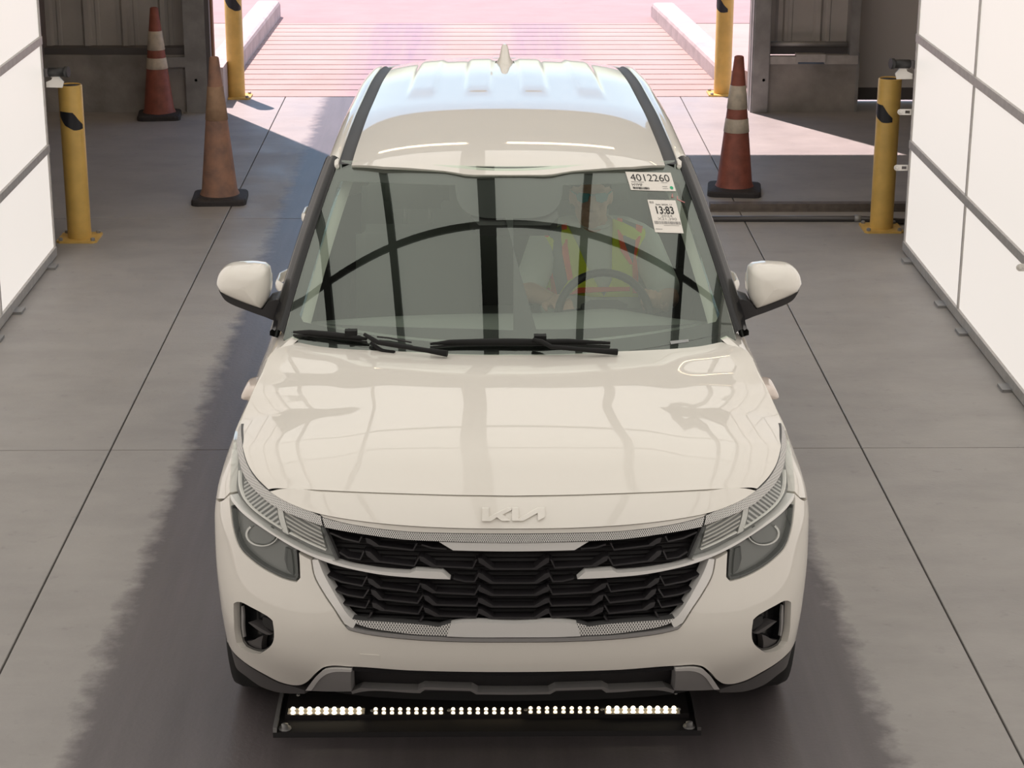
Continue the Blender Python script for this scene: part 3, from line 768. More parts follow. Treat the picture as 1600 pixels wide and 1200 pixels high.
# ---- nose panel above the grille, with raised emblem
nose = C5((318, 404), (335, 397), (600, 408), (1000, 424), (1300, 432))
nose_top = [(422, 768), (429, 766.3), (507, 769.3), (560, 771.6), (632, 774.2), (720, 776.8), (802, 778)]
nose_bot = [(802, 826), (711, 825), (632, 821), (539, 810.5), (500, 803), (470, 793.5), (440, 780)]
nz_ = patch('nose_panel', B, nose_top+nose_bot, M_paint, car, off=.003, center=True, thick=.03)
lip = [(500, 804), (539, 811.5), (632, 822), (711, 826), (802, 827), (802, 833.5), (726, 833), (632, 830), (554, 820), (505, 808)]
patch('nose_lip', B, lip, M_paint, car, off=-.004, center=True, thick=.02)
patch('hood_gap_shade', B, [(424, 759), (507, 762), (632, 767), (802, 770), (802, 784), (632, 780), (507, 776), (430, 773)], M_bplast, car, off=-.014, thick=0, center=True)  # black strip put behind the hood gap so it reads as dark shade
def logo(L, nm):
    P = [B.inv(740+a/13.333, 785+b/13.333, .006) for a, b in L]
    patch(nm, B, P, M_paint, nz_, off=.011, thick=.009, px=False, dens=0, step=.03)
logo([(178, 112), (322, 112), (322, 300), (700, 107), (790, 107), (790, 143), (605, 240), (760, 368), (585, 368), (485, 295), (365, 375), (178, 375)], 'emblem_letter')
logo([(800, 107), (935, 107), (935, 335), (1330, 107), (1478, 107), (1478, 295), (1340, 368), (1330, 205), (1035, 368), (800, 368)], 'emblem_letter')

# ---- silver strip over the grille
strip_t = [(503, 808.5), (554, 821), (632, 831), (726, 834), (802, 834.6)]
strip_b = [(802, 848), (695, 846), (632, 843), (570, 835), (508, 824)]
st_ = patch('grille_top_trim', B, strip_t+strip_b, M_perf, car, off=0.0, center=True, thick=.03)
patch('trim_centre', B, [(686, 846.8), (740, 848), (802, 848.6), (802, 861.5), (750, 861), (708, 860)], M_silver, st_, off=-.003, center=True, thick=.03)

# ---- grille recess
gr_outer = [(508, 825), (570, 836), (632, 844), (695, 847), (802, 849), (802, 978), (720, 978), (699, 976), (665, 978), (600, 973), (553, 968), (538, 958), (520, 931), (503, 899), (494, 874), (512, 872), (527, 868), (518, 846)]
gr = patch('grille', B, gr_outer, M_rad, car, off=-.055, center=True, thick=0)
gw = patch('grille_surround', B, gr_outer, M_bplast, car, off=-.002, center=True, thick=.055, holes=[[(a+(802-a)*.012+(.6 if a < 600 else 0), b+(.9 if b < 870 else -1.2)) for a, b in gr_outer if a < 801]+[(802, 977), (802, 850)]] if False else ())
bpy.data.objects.remove(gw)
def offset_poly(path, w):
    """band of width w (px) around an open pixel path"""
    L, R = [], []
    P = [Vector(p) for p in path]
    for i, p in enumerate(P):
        d = (P[min(i+1, len(P)-1)]-P[max(i-1, 0)]).normalized(); n = Vector((-d.y, d.x))
        ww = w[i] if isinstance(w, (list, tuple)) else w
        L.append(tuple(p+n*ww/2)); R.append(tuple(p-n*ww/2))
    return L+R[::-1]
def gbar(path, wedge=None, both=True):
    pts = CG(*path)
    if wedge:
        w = CG(*wedge); (x0, y0), (x1, y1) = w
        poly = [(x0, y0), (x0+7.5, y0+1.6), (x1+2, y1-1.4)]+[(x, y-1.3) for x, y in pts[1:-1]]+[(pts[-1][0]-1.2, pts[-1][1]), (pts[-1][0]+1.4, pts[-1][1]+.3)]+[(x+.6, y+1.5) for x, y in reversed(pts[1:-1])]+[(x1-3, y1+2), (x0+2, y0+7.5)]
    else:
        poly = offset_poly(pts, 2.6)
    patch('grille_bar', B, poly, M_grille, gr, off=-.012, thick=.035, step=.05, both=both, dens=0)
for path in ([(150, 75), (280, 130), (420, 160), (445, 110)], [(240, 255), (320, 305), (430, 322), (465, 245)], [(45, 385), (120, 470), (260, 530), (450, 565), (495, 480)],
             [(110, 535), (180, 600), (310, 650), (460, 675), (510, 600)], [(190, 665), (270, 735), (480, 770), (515, 700)], [(500, 880), (540, 810)],
             [(1000, 185), (1095, 215), (1230, 225)], [(1295, 500), (1400, 525), (1490, 527), (1535, 445)], [(970, 915), (1015, 850)]): gbar(path)
for path, w in (([(590, 195), (600, 197), (920, 235), (955, 170)], [(480, 122), (580, 188)]), ([(590, 340), (610, 342), (930, 380), (975, 300)], [(478, 240), (590, 334)]),
                ([(605, 580), (620, 582), (950, 622), (990, 540)], [(498, 495), (605, 576)]), ([(625, 690), (640, 691), (960, 725), (1010, 650)], [(528, 600), (622, 686)]), ([(640, 790), (655, 791), (965, 825), (1010, 750)], [(538, 720), (640, 786)]),
                ([(1110, 382), (1130, 383), (1470, 400), (1510, 320)], [(975, 290), (1110, 378)]), ([(1110, 626), (1130, 627), (1490, 645), (1540, 560)], [(990, 540), (1115, 622)]),
                ([(1120, 740), (1140, 741), (1500, 750), (1540, 680)], [(1018, 650), (1122, 735)]), ([(1140, 842), (1160, 843), (1500, 855), (1540, 785)], [(1018, 765), (1138, 837)])): gbar(path, w)
for y0, yb in ((510, 595), (628, 705), (735, 800), (823, 890), (908, 978)):
    X0 = 640+535/5; X1 = 640+645/5; Y0 = 770+y0/5; Y1 = 770+yb/5
    patch('grille_bar', B, [(X0, Y0), (X0+6, Y0+.6), (X1+2, Y1-1.4), (802, Y1-1.2), (802, Y1+1.4), (X1-2, Y1+1.4), (X0+1, Y0+7)], M_grille, gr, off=-.012, thick=.035, step=.05, center=True, dens=0)

# ---- silver divider blades running from the lamps into the grille
dv_t = CH((50, 432), (90, 492), (160, 567), (270, 652), (400, 747), (550, 832), (700, 907), (900, 968))+CG((160, 330), (300, 375), (500, 415), (780, 445), (890, 450), (940, 425), (1190, 438), (1265, 505))
dv_b = CG((1100, 500), (900, 488), (650, 465), (420, 425), (200, 372), (60, 325))+CH((860, 990), (700, 928), (550, 853), (420, 775), (290, 690), (170, 600), (92, 520), (52, 455))
patch('divider_blade', B, dv_t+dv_b, M_silver, car, off=.004, thick=.03, both=True)
# ---- lower silver surround of the grille
u_in = CG((20, 330), (60, 440), (130, 570), (215, 720), (300, 830), (370, 880))
lo_px = C5((545, 750), (556, 820), (610, 920), (668, 1008), (705, 1072), (762, 1103), (900, 1125), (1000, 1136), (1250, 1152))+[(802, 1000.5)]
up_px = [(802, 976), (712, 976), (708, 975)]
side_trim = C5((537, 752), (548, 820), (600, 920), (660, 1010), (698, 1070), (740, 1096))+CG((395, 905), (330, 850), (255, 745), (165, 590), (85, 440), (40, 325))
patch('grille_side_trim', B, side_trim, M_silver, car, off=.004, thick=.04, both=True)
mesh_px = CG((330, 862), (395, 880), (560, 893), (800, 908), (1000, 925), (1160, 945), (1235, 920), (1270, 912), (1250, 985), (1235, 1030), (1000, 1020), (700, 985), (480, 945), (395, 915))
patch('grille_mesh_trim', B, mesh_px, M_perf2, car, off=.002, thick=.03, both=True)
cen = [(704, 976), (712, 974.5), (802, 974.5), (802, 996), (720, 995.5), (698, 994.5), (701, 986)]
patch('grille_lower_trim', B, cen, M_silver, car, off=.008, thick=.03, center=True)
line_px = [(540, 978.5), (560, 984), (611, 991), (650, 994.5), (698, 996.5), (802, 997.5), (802, 1003), (700, 1002), (650, 999.5), (611, 996), (560, 988), (545, 984)]
patch('trim_edge', B, line_px, M_skid, car, off=.006, thick=.03, center=True)

# ---- headlights
upper = CH((96, 0), (106, 60), (118, 135), (152, 262), (212, 362), (300, 452), (400, 532), (480, 573), (640, 636), (806, 694), (926, 962), (800, 930), (650, 880), (540, 822), (400, 740), (260, 645), (150, 556), (80, 470), (52, 398), (55, 280), (62, 180), (68, 100), (84, 0))
upper[0:0] = [(372, 668)]
lower = CH((55, 462), (62, 560), (82, 700), (130, 850), (230, 960), (380, 1060), (520, 1120), (580, 1135), (608, 1110), (600, 1000), (592, 886), (550, 866), (420, 788), (290, 702), (170, 612), (95, 535))
lampL = patch('headlight', B, upper, M_lampg, car, off=-.02, thick=0, ioff=0)
lampR = link('headlight', mirror_mesh(lampL.data, 'headlight'), None, car)
def lamp(nm, poly, m, off, thick=.0, dens=.02, step=.03, ioff=None):
    patch(nm, B, poly, m, lampL, off=off, thick=thick, both=lampR, dens=dens, step=step, ioff=ioff)
lamp('lamp_rim', upper, M_lampd, -.001, .04) if False else None
lamp('lower_bowl', lower, M_lampg, -.02, ioff=0)
lamp('lower_bezel', lower, M_lampd, -.003, .034) if False else None
lamp('reflector', CH((168, 300), (300, 425), (430, 540), (462, 690), (350, 622), (205, 505), (168, 430)), M_refl, -.012, .006)
lamp('indicator', CH((492, 565), (640, 632), (785, 690), (830, 870), (700, 812), (570, 748), (515, 690)), M_refl2, -.012, .006)
lamp('cell_divider', CH((435, 535), (480, 560), (530, 760), (480, 735)), M_ring, -.010, .008)
lamp('light_guide', offset_poly(CH((122, 235), (130, 390), (185, 495), (330, 622), (470, 712)), 1.7), M_guide, -.007, .008)
lamp('light_guide', offset_poly(CH((530, 745), (570, 765), (700, 830), (830, 885)), 1.9), M_guide, -.007, .008)
lamp('lower_fin', CH((500, 862), (545, 880), (560, 1000), (565, 1090), (520, 1050), (492, 960)), M_lampd, -.012, .006)
lamp('lower_rim', offset_poly(CH((60, 520), (78, 690), (128, 840), (228, 950), (380, 1050), (520, 1108), (582, 1120), (597, 1090), (590, 960), (584, 892)), 3.2), M_lampd, -.004, .015)
lamp('upper_rim', offset_poly(CH((806, 700), (865, 830), (920, 955)), 5.5), M_lampd, -.004, .016)
# ring of the projector: ellipse on the bowl
ringp = [(310+128*math.cos(a), 758+92*math.sin(a)) for a in np.linspace(-.1, math.pi+.75, 26)]
lamp('projector_ring', offset_poly(CH(*ringp), [1.0+2.2*smooth01(k/25) for k in range(26)]), M_ring, -.009, .008)
lamp('projector_lens', CH(*[(310+112*math.cos(a), 755+78*math.sin(a)) for a in np.linspace(0, 2*math.pi, 22)[:-1]]), M_lampg, -.013, .006)
lamp('lens', upper, M_lens, 0.0, 0)
lamp('lens', lower, M_lens, 0.0, 0)
brow_o = [(377, 662)]+CH((148, 20), (156, 80), (182, 172), (230, 262), (300, 347), (358, 397), (480, 460), (640, 535), (790, 608))
brow_i = CH((803, 688), (640, 630), (480, 563), (400, 522), (300, 442), (212, 352), (152, 252), (118, 125), (106, 50), (104, 0))+[(373, 668)]
patch('brow_trim', B, brow_o+brow_i, M_perf, car, off=.001, thick=.012, both=True)

# ---- bumper
arch = lambda yc, r, z0, a0, a1, n=14: [('s', -s_of_y(yc+r*math.cos(a)), z0+r*math.sin(a)) for a in np.linspace(a0, a1, n)]
sA = -s_of_y(.50)
intake = [(365, 943), (370, 940.5), (377, 941), (391, 948), (408, 957), (422, 966), (426, 970), (428, 985), (427.5, 1000), (424, 1008), (415, 1016), (404, 1021.5), (397, 1021), (386, 1018), (375, 1012), (370, 1005), (367, 992), (365.5, 970)]
low_edge = [(354, 1001), (362, 1015), (374, 1028), (390, 1040), (408, 1050.5), (439, 1066), (458, 1070.5), (467.5, 1070.5), (480, 1065), (491, 1054), (499, 1047), (506, 1042.5), (514, 1040.5), (549, 1041.5), (642, 1047.5), (802, 1050)]
bump = [(802, 1004), (699, 1003), (650, 1000.5), (611, 997), (560, 989), (545, 985)]+C5((704, 1088), (690, 1072), (652, 1012), (592, 922), (541, 822), (529, 752), (500, 738), (474, 722))+CH((612, 905), (618, 1000), (622, 1110), (590, 1148), (520, 1133), (375, 1072), (225, 972), (120, 858), (70, 705), (50, 560), (44, 470), (46, 436))+[(350, 781), ('s', sA+.02, .775), ('s', sA-.035, .765)]
bump += arch(.85, .40, .35, math.pi*.80, math.pi*1.03, 8)+[('s', sA+.03, .315)]+low_edge
fb = patch('front_bumper', B, bump, M_paint, car, off=0.0, thick=.03, center=True, holes=[intake], step=.026, dens=.015)
patch('tow_cover', B, [(562, 1022), (593, 1024), (594.5, 1043.5), (561.5, 1041)], M_paint, fb, off=.0015, thick=.004, dens=0)
# corner intakes
patch('intake', B, [(a+(396-a)*-.06, b+(980-b)*-.06) for a, b in intake], M_bgloss, car, off=-.05, thick=0, both=True, ioff=0)
patch('intake_wall', B, intake, M_bgloss, car, off=-.02, thick=.035, both=True, ioff=0, holes=[[(a+(396-a)*.10, b+(980-b)*.08) for a, b in intake]])
CI = lambda *L: crop(345, 930, 12.0, L)
patch('intake_blade', B, CI((385, 215), (405, 200), (420, 300), (425, 600), (445, 780), (415, 790), (390, 640), (382, 400)), M_skid, car, off=-.014, thick=.006, both=True)
patch('intake_fin', B, CI((510, 510), (560, 520), (860, 690), (950, 735), (870, 745), (800, 715)), M_dgrey, car, off=-.012, thick=.035, both=True)
patch('intake_fin', B, CI((740, 430), (830, 450), (950, 530), (975, 700), (900, 720), (730, 550)), M_bgloss, car, off=-.02, thick=.03, both=True, ioff=-.01)
patch('intake_fin', B, CI((320, 860), (500, 880), (680, 800), (720, 790), (690, 1040), (700, 1080), (560, 1060), (330, 950)), M_dgrey, car, off=-.025, thick=.02, both=True, ioff=-.01)
# lower intake, skid plate, lip, cladding
patch('lower_intake', B, [(548, 1042), (642, 1048.5), (802, 1050.5), (802, 1082), (640, 1080), (548, 1078)], M_bplast, car, off=-.045, thick=0, center=True)
patch('lower_surround', B, [(549, 1042.5), (642, 1048), (802, 1050.5), (802, 1056), (642, 1053), (552, 1048)], M_bgloss, car, off=-.012, thick=.03, center=True)
patch('skid_corner', B, C7((470, 574), (500, 535), (540, 490), (565, 472), (600, 466), (700, 469), (700, 577)), M_skid, car, off=.006, thick=.04, both=True)
patch('skid_edge', B, C7((472, 572), (500, 533), (540, 488), (565, 470), (600, 464), (700, 467), (700, 480), (605, 482), (575, 492), (545, 515), (510, 560), (498, 574)), M_silver, car, off=.010, thick=.01, both=True)
lipt = C7((700, 577), (745, 560), (1030, 571), (1062, 556), (1300, 563), (1332, 580), (1510, 582)); lipb = C7((1510, 594), (1325, 592), (1295, 575), (1068, 569), (1045, 586), (760, 578), (705, 590))
patch('lower_lip', B, lipt+lipb, M_skid, car, off=-.004, thick=.05, center=True)
clad = [('s', sA+.01, .36)]+[(356, 1008), (366, 1022), (378, 1033), (408, 1053), (436, 1067.5), (462, 1074), (476, 1079), (476, 1084), (436, 1082), (408, 1073), (385, 1057), (366, 1040), ('s', sA, .26)]
patch('lower_cladding', B, clad, M_dgrey, car, off=-.006, thick=.06, both=True)

# ---- fenders and sides
fen = [(350, 779), (358.5, 770)]+CH((46, 415), (44, 385), (48, 280), (54, 180), (60, 100), (76, 0))+[(367.5, 672), (374.5, 657)]
fen += [('s', -s_of_y(.86), .984), ('s', -s_of_y(1.0), 1.006), ('s', -s_of_y(1.12), 1.026), ('s', -s_of_y(1.20), 1.046), ('s', -s_of_y(1.30), 1.062), ('s', -s_of_y(1.42), 1.062), ('s', -s_of_y(1.42), .9), ('s', -s_of_y(1.40), .34), ('s', -s_of_y(1.26), .34)]
fen += arch(.85, .40, .35, 0.0, math.pi*.79, 14)+[('s', sA-.033, .772), ('s', sA+.02, .780)]
patch('fender', B, fen, M_paint, car, off=0.0, thick=.03, both=True, step=.035)
def spoly(y0, y1, z0, z1): return [('s', -s_of_y(y0), z0), ('s', -s_of_y((y0+y1)/2), z0), ('s', -s_of_y(y1), z0), ('s', -s_of_y(y1), z1), ('s', -s_of_y((y0+y1)/2), z1), ('s', -s_of_y(y0), z1)]
patch('door', B, spoly(1.43, 2.42, .36, 1.045), M_paint, car, thick=.03, both=True, step=.06)
patch('door', B, [('s', -s_of_y(2.43), .36), ('s', -s_of_y(3.02), .36)]+arch(3.48, .42, .35, math.pi*.98, math.pi*.62, 6)+[('s', -s_of_y(3.33), 1.045), ('s', -s_of_y(2.43), 1.045)], M_paint, car, thick=.03, both=True, step=.06)
rear = [('s', -s_of_y(3.34), 1.045)]+arch(3.48, .42, .35, math.pi*.615, 0, 10)+[('s', -s_of_y(3.92), .30), ('s', -(S_END-.3), .30), ('s', -(S_END-.02), .30), ('s', -(S_END-.02), 1.05), ('s', -(S_END-.3), 1.05), ('s', -s_of_y(4.0), 1.045)]
patch('rear_quarter', B, rear, M_paint, car, thick=.03, both=True, step=.06)
patch('sill', B, spoly(1.26, 3.05, .2, .355), M_dgrey, car, off=.004, thick=.03, both=True, step=.08)
for yy, a in ((.85, .40), (3.48, .42)):
    outer = arch(yy, a+.045, .35, -.02, math.pi+.02, 18); inner = arch(yy, a-.005, .35, math.pi, 0, 18)
    patch('arch_flare', B, outer+inner, M_dgrey, car, off=-.002, thick=.04, both=True, step=.06, dens=.05)
# handles and side marker lamps
def side_bump(nm, y, z, dy, dz, out, m, sub=None):
    for sg in (-1, 1):
        mb = MB(); rows = []
        for r_, h in ((1, 0), (.98, .5), (.85, .85), (.55, .98), (.01, 1.0)):
            ring = []
            for k in range(20):
                a = 2*math.pi*k/20; c, s_ = math.cos(a), math.sin(a)
                ex = math.copysign(abs(c)**.6, c)*dy*r_; ez = math.copysign(abs(s_)**.6, s_)*dz*r_
                p = belt(-s_of_y(y+ex), z+ez, out*h-.002); ring.append((p.x*-sg, p.y, p.z))
            rows.append(ring)
        mb.grid(rows, closed=True); o = mb.build(nm, m, car, fixn=True)
        if sub: MB().tube([belt(-s_of_y(y-dy*.5), z, out*.7)*1, belt(-s_of_y(y+dy*.6), z, out*.7)], .004, 6).build(sub, M_black, o) if sg > 0 else None
def door_handle(y, z):
    for sg in (-1, 1):
        P = [belt(-s_of_y(y+dy), z, o) for dy, o in ((-.115, -.005), (-.10, .036), (-.05, .058), (.05, .058), (.10, .036), (.115, -.005))]
        P = [Vector((p.x*-sg, p.y, p.z)) for p in P]
        rows = []
        for i, p in enumerate(P):
            ring = []
            for k in range(12):
                a = 2*math.pi*k/12; ring.append(p+Vector((.009*math.cos(a), 0, .021*math.sin(a))))
            rows.append(ring)
        mb = MB(); mb.grid(rows, closed=True); o = mb.build('door_handle', M_paint, car, fixn=True)
        c = belt(-s_of_y(y), z, .003); mb = MB(); mb.lathe([(.0, -.004), (.05, -.004), (.045, .003), (0, .003)], 16, (c.x*-sg, c.y, c.z), 'x', cap=False); mb.build('handle_recess', M_dgrey, o)
door_handle(2.12, 1.0); door_handle(3.12, 1.015)
side_bump('side_marker', 1.08, .925, .07, .026, .030, mat('marker_clear', (.75, .66, .60), .15, .2, coat=.5))

# ---- windscreen
WB_e, WT_e = Vector((.748, 1.27, 1.066)), Vector((.613, 1.945, 1.476))
WB_c, WT_c = Vector((0, 1.0, 1.052)), Vector((0, 1.765, 1.492))
def ws(u, t, off=0.0):
    e = WB_e.lerp(WT_e, t); c = WB_c.lerp(WT_c, t); q = u*u; bul = 4*t*(1-t)*.022
    nrm = Vector((.30*u, -.50, .83)).normalized()
    p = Vector((u*e.x, c.y+(e.y-c.y)*q, c.z+(e.z-c.z)*q+.0))
    return p+nrm*(off+bul*(1-.4*q))
WS = Surf(ws, (-1.05, 1.05), (-.1, 1.08), 50, 50)
rows = [[ws(u, t) for u in np.linspace(-1, 1, 49)] for t in np.linspace(-.05, 1.045, 41)]
wsc = MB().grid(rows).build('windshield', M_wind, car)
# black ceramic border printed on the inside
inn = [(474, 503), (468, 492), (475, 470), (500, 385), (520, 315), (528, 287), (535, 283), (600, 285.5), (711, 289.5), (714, 311), (722, 326), (734, 335), (748, 339), (802, 340.5)]
inn_ab = WS.pts(inn, -.004); bot_ab = WS.pts([(802, 516), (757, 514.5), (600, 510), (500, 505)], -.004)
half = inn_ab+bot_ab
holep = half+[(-a, b) for a, b in reversed(half) if abs(a) > 2e-2]
frame = [(-1, -.05), (1, -.05), (1, 1.045), (-1, 1.045)]
patch('ceramic_border', WS, frame, mat('ceramic_black', (.012, .012, .012), .25), wsc, off=-.004, thick=0, holes=[holep], px=False, step=.05, dens=.04)
patch('sensor_pod', WS, [(735, 338), (748, 300), (860, 300), (873, 338), (860, 352), (748, 352)], M_bplast, wsc, off=-.012, thick=.05, dens=0)
# A pillars
for sg in (-1, 1):
    rows = []
    for t in np.linspace(-.02, 1.05, 16):
        b0 = ws(1.0, t); w = 1.0
        sec = [(0, 0, -.004), (.004, .0, .004), (.018, .012, .010), (.030, .028, .008), (.036, .036, .001), (.046, .052, .002), (.056, .075, -.012), (.060, .10, -.035), (.03, .10, -.045)]
        rows.append([((b0.x+a)*sg, b0.y+b, b0.z+c) for a, b, c in sec])
    MB().grid(rows, flip=sg < 0).build('windshield_pillar', M_bgloss, car)
    rows = []
    for t in np.linspace(-.02, 1.0, 12):
        b0 = ws(.965, t, -.03); rows.append([((b0.x)*sg, b0.y+.01, b0.z-.005), ((b0.x-.035)*sg, b0.y+.05, b0.z-.01), ((b0.x-.01)*sg, b0.y+.15, b0.z-.05)])
    MB().grid(rows, flip=sg > 0).build('pillar_lining', mat('lining_grey', (.55, .55, .50), .8), car)

# ---- roof
_rc = pchip([1.60, 1.765, 1.9, 2.2, 2.7, 3.2, 3.7, 4.0, 4.15], [1.455, 1.494, 1.522, 1.553, 1.577, 1.577, 1.557, 1.526, 1.500])
_rx = pchip([1.7, 1.88, 2.6, 3.3, 4.0, 4.2], [.566, .560, .536, .517, .495, .488])
RIBS = (-.345, -.115, .115, .345)
def roof(x, y, off=0.0):
    q = min(1.3, abs(x)/_rx(y)); z = _rc(y)-.036*(.55*q**2+.45*q**5)
    f = smooth01((y-2.75)/.25)*smooth01((4.06-y)/.08)
    for r in RIBS:
        d = abs(x-r*(1-.10*(y-2.7)/1.4)); z += .009*f*(1-smooth01((d-.040)/.022))
    return Vector((x, y, z+off))
RF = Surf(roof, (-.68, .68), (1.62, 4.2), 60, 70)
front = RF.pts([(546, 258.5), (600, 260.5), (660, 264), (696, 267), (712, 269.5), (726, 272), (742, 273.2), (802, 273.4)])
fx = [p[0] for p in front]+[-p[0] for p in reversed(front[:-1])]; fx[len(front)-1] = 0.0
fyv = [p[1] for p in front]+[p[1] for p in reversed(front[:-1])]
yf = lambda x: interp(fx, fyv, x)
NXR = 120; rows = []
for j in range(64):
    t = j/63; row = []
    for k in range(NXR+1):
        u = -1+2*k/NXR
        ye = 4.10+.02*(1-u*u)
        x0 = u*_rx(1.88); y = yf(x0)*(1-t)+ye*t; row.append(roof(u*_rx(y), y))
    rows.append(row)
mb = MB(); mb.grid(rows)
mb.grid([[p+Vector((0, .012, -.012)) for p in rows[0]], rows[0]]); mb.grid([rows[-1], [p+Vector((0, .03, -.04)) for p in rows[-1]]])
mb.build('roof', M_paint, car)
mb = MB(); mb.grid([[p+Vector((0, .03, -.03)) for p in r[::10]] for r in rows[::8]], flip=True); mb.build('headliner', mat('lining_grey', (.55, .55, .50), .8), car)
for sg in (-1, 1):
    ysr = np.linspace(1.935, 4.12, 40)
    rows = []
    for y in ysr:
        x = _rx(y); z = roof(x, y).z
        rows.append([(sg*(x+a), y, z+b) for a, b in ((.0, 0), (.004, -.005), (.040, -.006), (.046, .001))])
    MB().grid(rows, flip=sg > 0).build('roof_ditch_strip', mat('ditch_black', (.05, .05, .052), .55), car)
    rows = []
    for i, y in enumerate(ysr):
        x = _rx(y)+.046; z = roof(_rx(y), y).z; k = smooth01((y-1.92)/.10); ke = 1
        rows.append([(sg*(x+a*(.4+.6*k)), y+.02*(1-k)*0, z+b-.012*(1-k)) for a, b in ((.0, -.004), (.002, .002), (.012, .006), (.030, .002), (.045, -.012), (.055, -.035), (.060, -.060))])
    mb = MB(); mb.grid(rows, flip=sg > 0); mb.add(rows[0], [tuple(range(7)) if sg < 0 else tuple(reversed(range(7)))])
    mb.build('cant_rail', M_paint, car)
    # side windows between the pillar / rail and the belt line
    rows = []
    for y in np.linspace(1.50, 4.12, 30):
        if y < 2.0:
            t = (y-.10-1.27)/.675; b0 = ws(1.0, max(-.02, min(1.0, t))); top = Vector((b0.x+.055, y, b0.z-.04))
        else: top = Vector((_rx(y)+.106, y, roof(_rx(y), y).z-.062))
        if 1.9 < y < 2.1:
            pass
        bx_ = abs(belt(-s_of_y(min(y, 4.1)), 1.045).x)-.02
        rows.append([(sg*top.x, top.y, top.z), (sg*(top.x*.5+bx_*.5+.015), y, (top.z+1.045)/2), (sg*bx_, y, 1.035)])
    MB().grid(rows, flip=sg > 0).build('side_window', M_sglass, car)
    rows2 = [[(sg*(_rx(y)+.104), y, roof(_rx(y), y).z-.055), (sg*(_rx(y)+.116), y, roof(_rx(y), y).z-.08)] for y in np.linspace(1.95, 4.1, 12)]
    MB().grid(rows2, flip=sg > 0).build('window_trim', M_bgloss, car)
# roof end: spoiler and tailgate
rows = []
for u in np.linspace(-1, 1, 25):
    x = u*.60; z = 1.503-.05*u*u; y0 = 4.09+.02*(1-u*u)
    rows.append([(x, y0, z-.004), (x, y0+.03, z+.004), (x, y0+.20-.05*u*u, z-.015), (x, y0+.205-.05*u*u, z-.03), (x, y0+.05, z-.05)])
MB().grid(rows, flip=True).build('rear_spoiler', M_paint, car)
rows = [[(u*(.60+.2*k), 4.14+.16*k-.06*u*u, 1.46-.42*k) for u in np.linspace(-1, 1, 13)] for k in np.linspace(0, 1, 6)]
MB().grid(rows).build('rear_window', M_sglass, car)
# antenna fin
rows = []
for k, (z, l0, l1, w) in enumerate(((0, -.09, .075, .038), (.010, -.078, .074, .034), (.024, -.045, .072, .024), (.05, .0, .070, .018), (.068, .022, .066, .014), (.076, .035, .06, .006))):
    ring = []
    for q in range(20):
        a = 2*math.pi*q/20; ring.append((w*math.sin(a)*(1.0 if math.cos(a) > 0 else .75+.25*abs(math.sin(a))), (l0+l1)/2+(l1-l0)/2*math.cos(a), z))
    rows.append(ring)
mb = MB(); mb.grid(rows, closed=True, flip=True); mb.add(rows[-1], [tuple(range(20))])
an = mb.build('antenna_fin', M_paint, car, (0, 3.70, 1.556), fixn=True)
MB().grid([[(p[0]*1.12, p[1]*1.08, .003) for p in rows[0]], [(p[0]*1.12, p[1]*1.08, -.006) for p in rows[0]]], closed=True).build('fin_gasket', M_bplast, an)

# ---- cowl and wipers
rows = []
for x in np.linspace(-.74, .74, 31):
    u = x/.757; b0 = ws(u, .012); h_ = Vector((x, rY(min(abs(x), .7)) if abs(x) < .7 else 1.2, rZ(min(abs(x), .7))-.024))
    rows.append([h_+Vector((0, -.06, -.01)), h_+Vector((0, .01, -.006)), b0+Vector((0, -.01, -.006)), b0+Vector((0, .02, -.012))])
MB().grid(rows).build('cowl', M_bplast, car)
M_wip = mat('wiper_black', (.010, .010, .010), .6, spec=.25)
def wiper(name, blade, arm, tilt=0):
    bl = [ws(*WS.inv(*p, .016), .016) for p in blade]; ar = [ws(*WS.inv(*p, .035), .035) for p in arm]
    n = len(bl); root = MB().tube(ar, [.006]+[.008]*(len(ar)-2)+[.011], 8).build(name, M_wip, car)
    MB().tube(bl, [.004]+[.006+.005*math.sin(math.pi*k/(n-1)) for k in range(1, n-1)]+[.005], 8).build('wiper_blade', M_wip, root)
    MB().tube([p-Vector((0, -.004, .012)) for p in bl], .004, 6).build('wiper_rubber', M_tyre, root)
    c = bl[n//2+1]; MB().box((c.x-.02, c.y-.008, c.z+.004), (c.x+.02, c.y+.02, c.z+.022)).build('wiper_clip', M_wip, root)
W1 = lambda *L: crop(440, 500, 5.714, L); W2 = lambda *L: crop(660, 505, 3.478, L)
wiper('wiper', W1((105, 108), (250, 112), (450, 132), (620, 150), (760, 170)), W1((740, 128), (800, 165), (860, 200), (1100, 240), (1300, 272), (1480, 300)))
wiper('wiper', W2((42, 113), (150, 103), (330, 100), (500, 100), (640, 102), (800, 98), (1020, 108)), W2((600, 88), (650, 100), (700, 128), (860, 142), (1060, 157)))
MB().tube([ws(*WS.inv(*p, .01), .01) for p in W1((855, 150), (960, 160), (1160, 200))], .003, 6).build('washer_line', M_bplast, car)
MB().tube([ws(*WS.inv(*p, .01), .01) for p in W1((800, 205), (850, 245), (900, 275), (1010, 290))], .007, 6).build('wiper_link', M_wip, car)

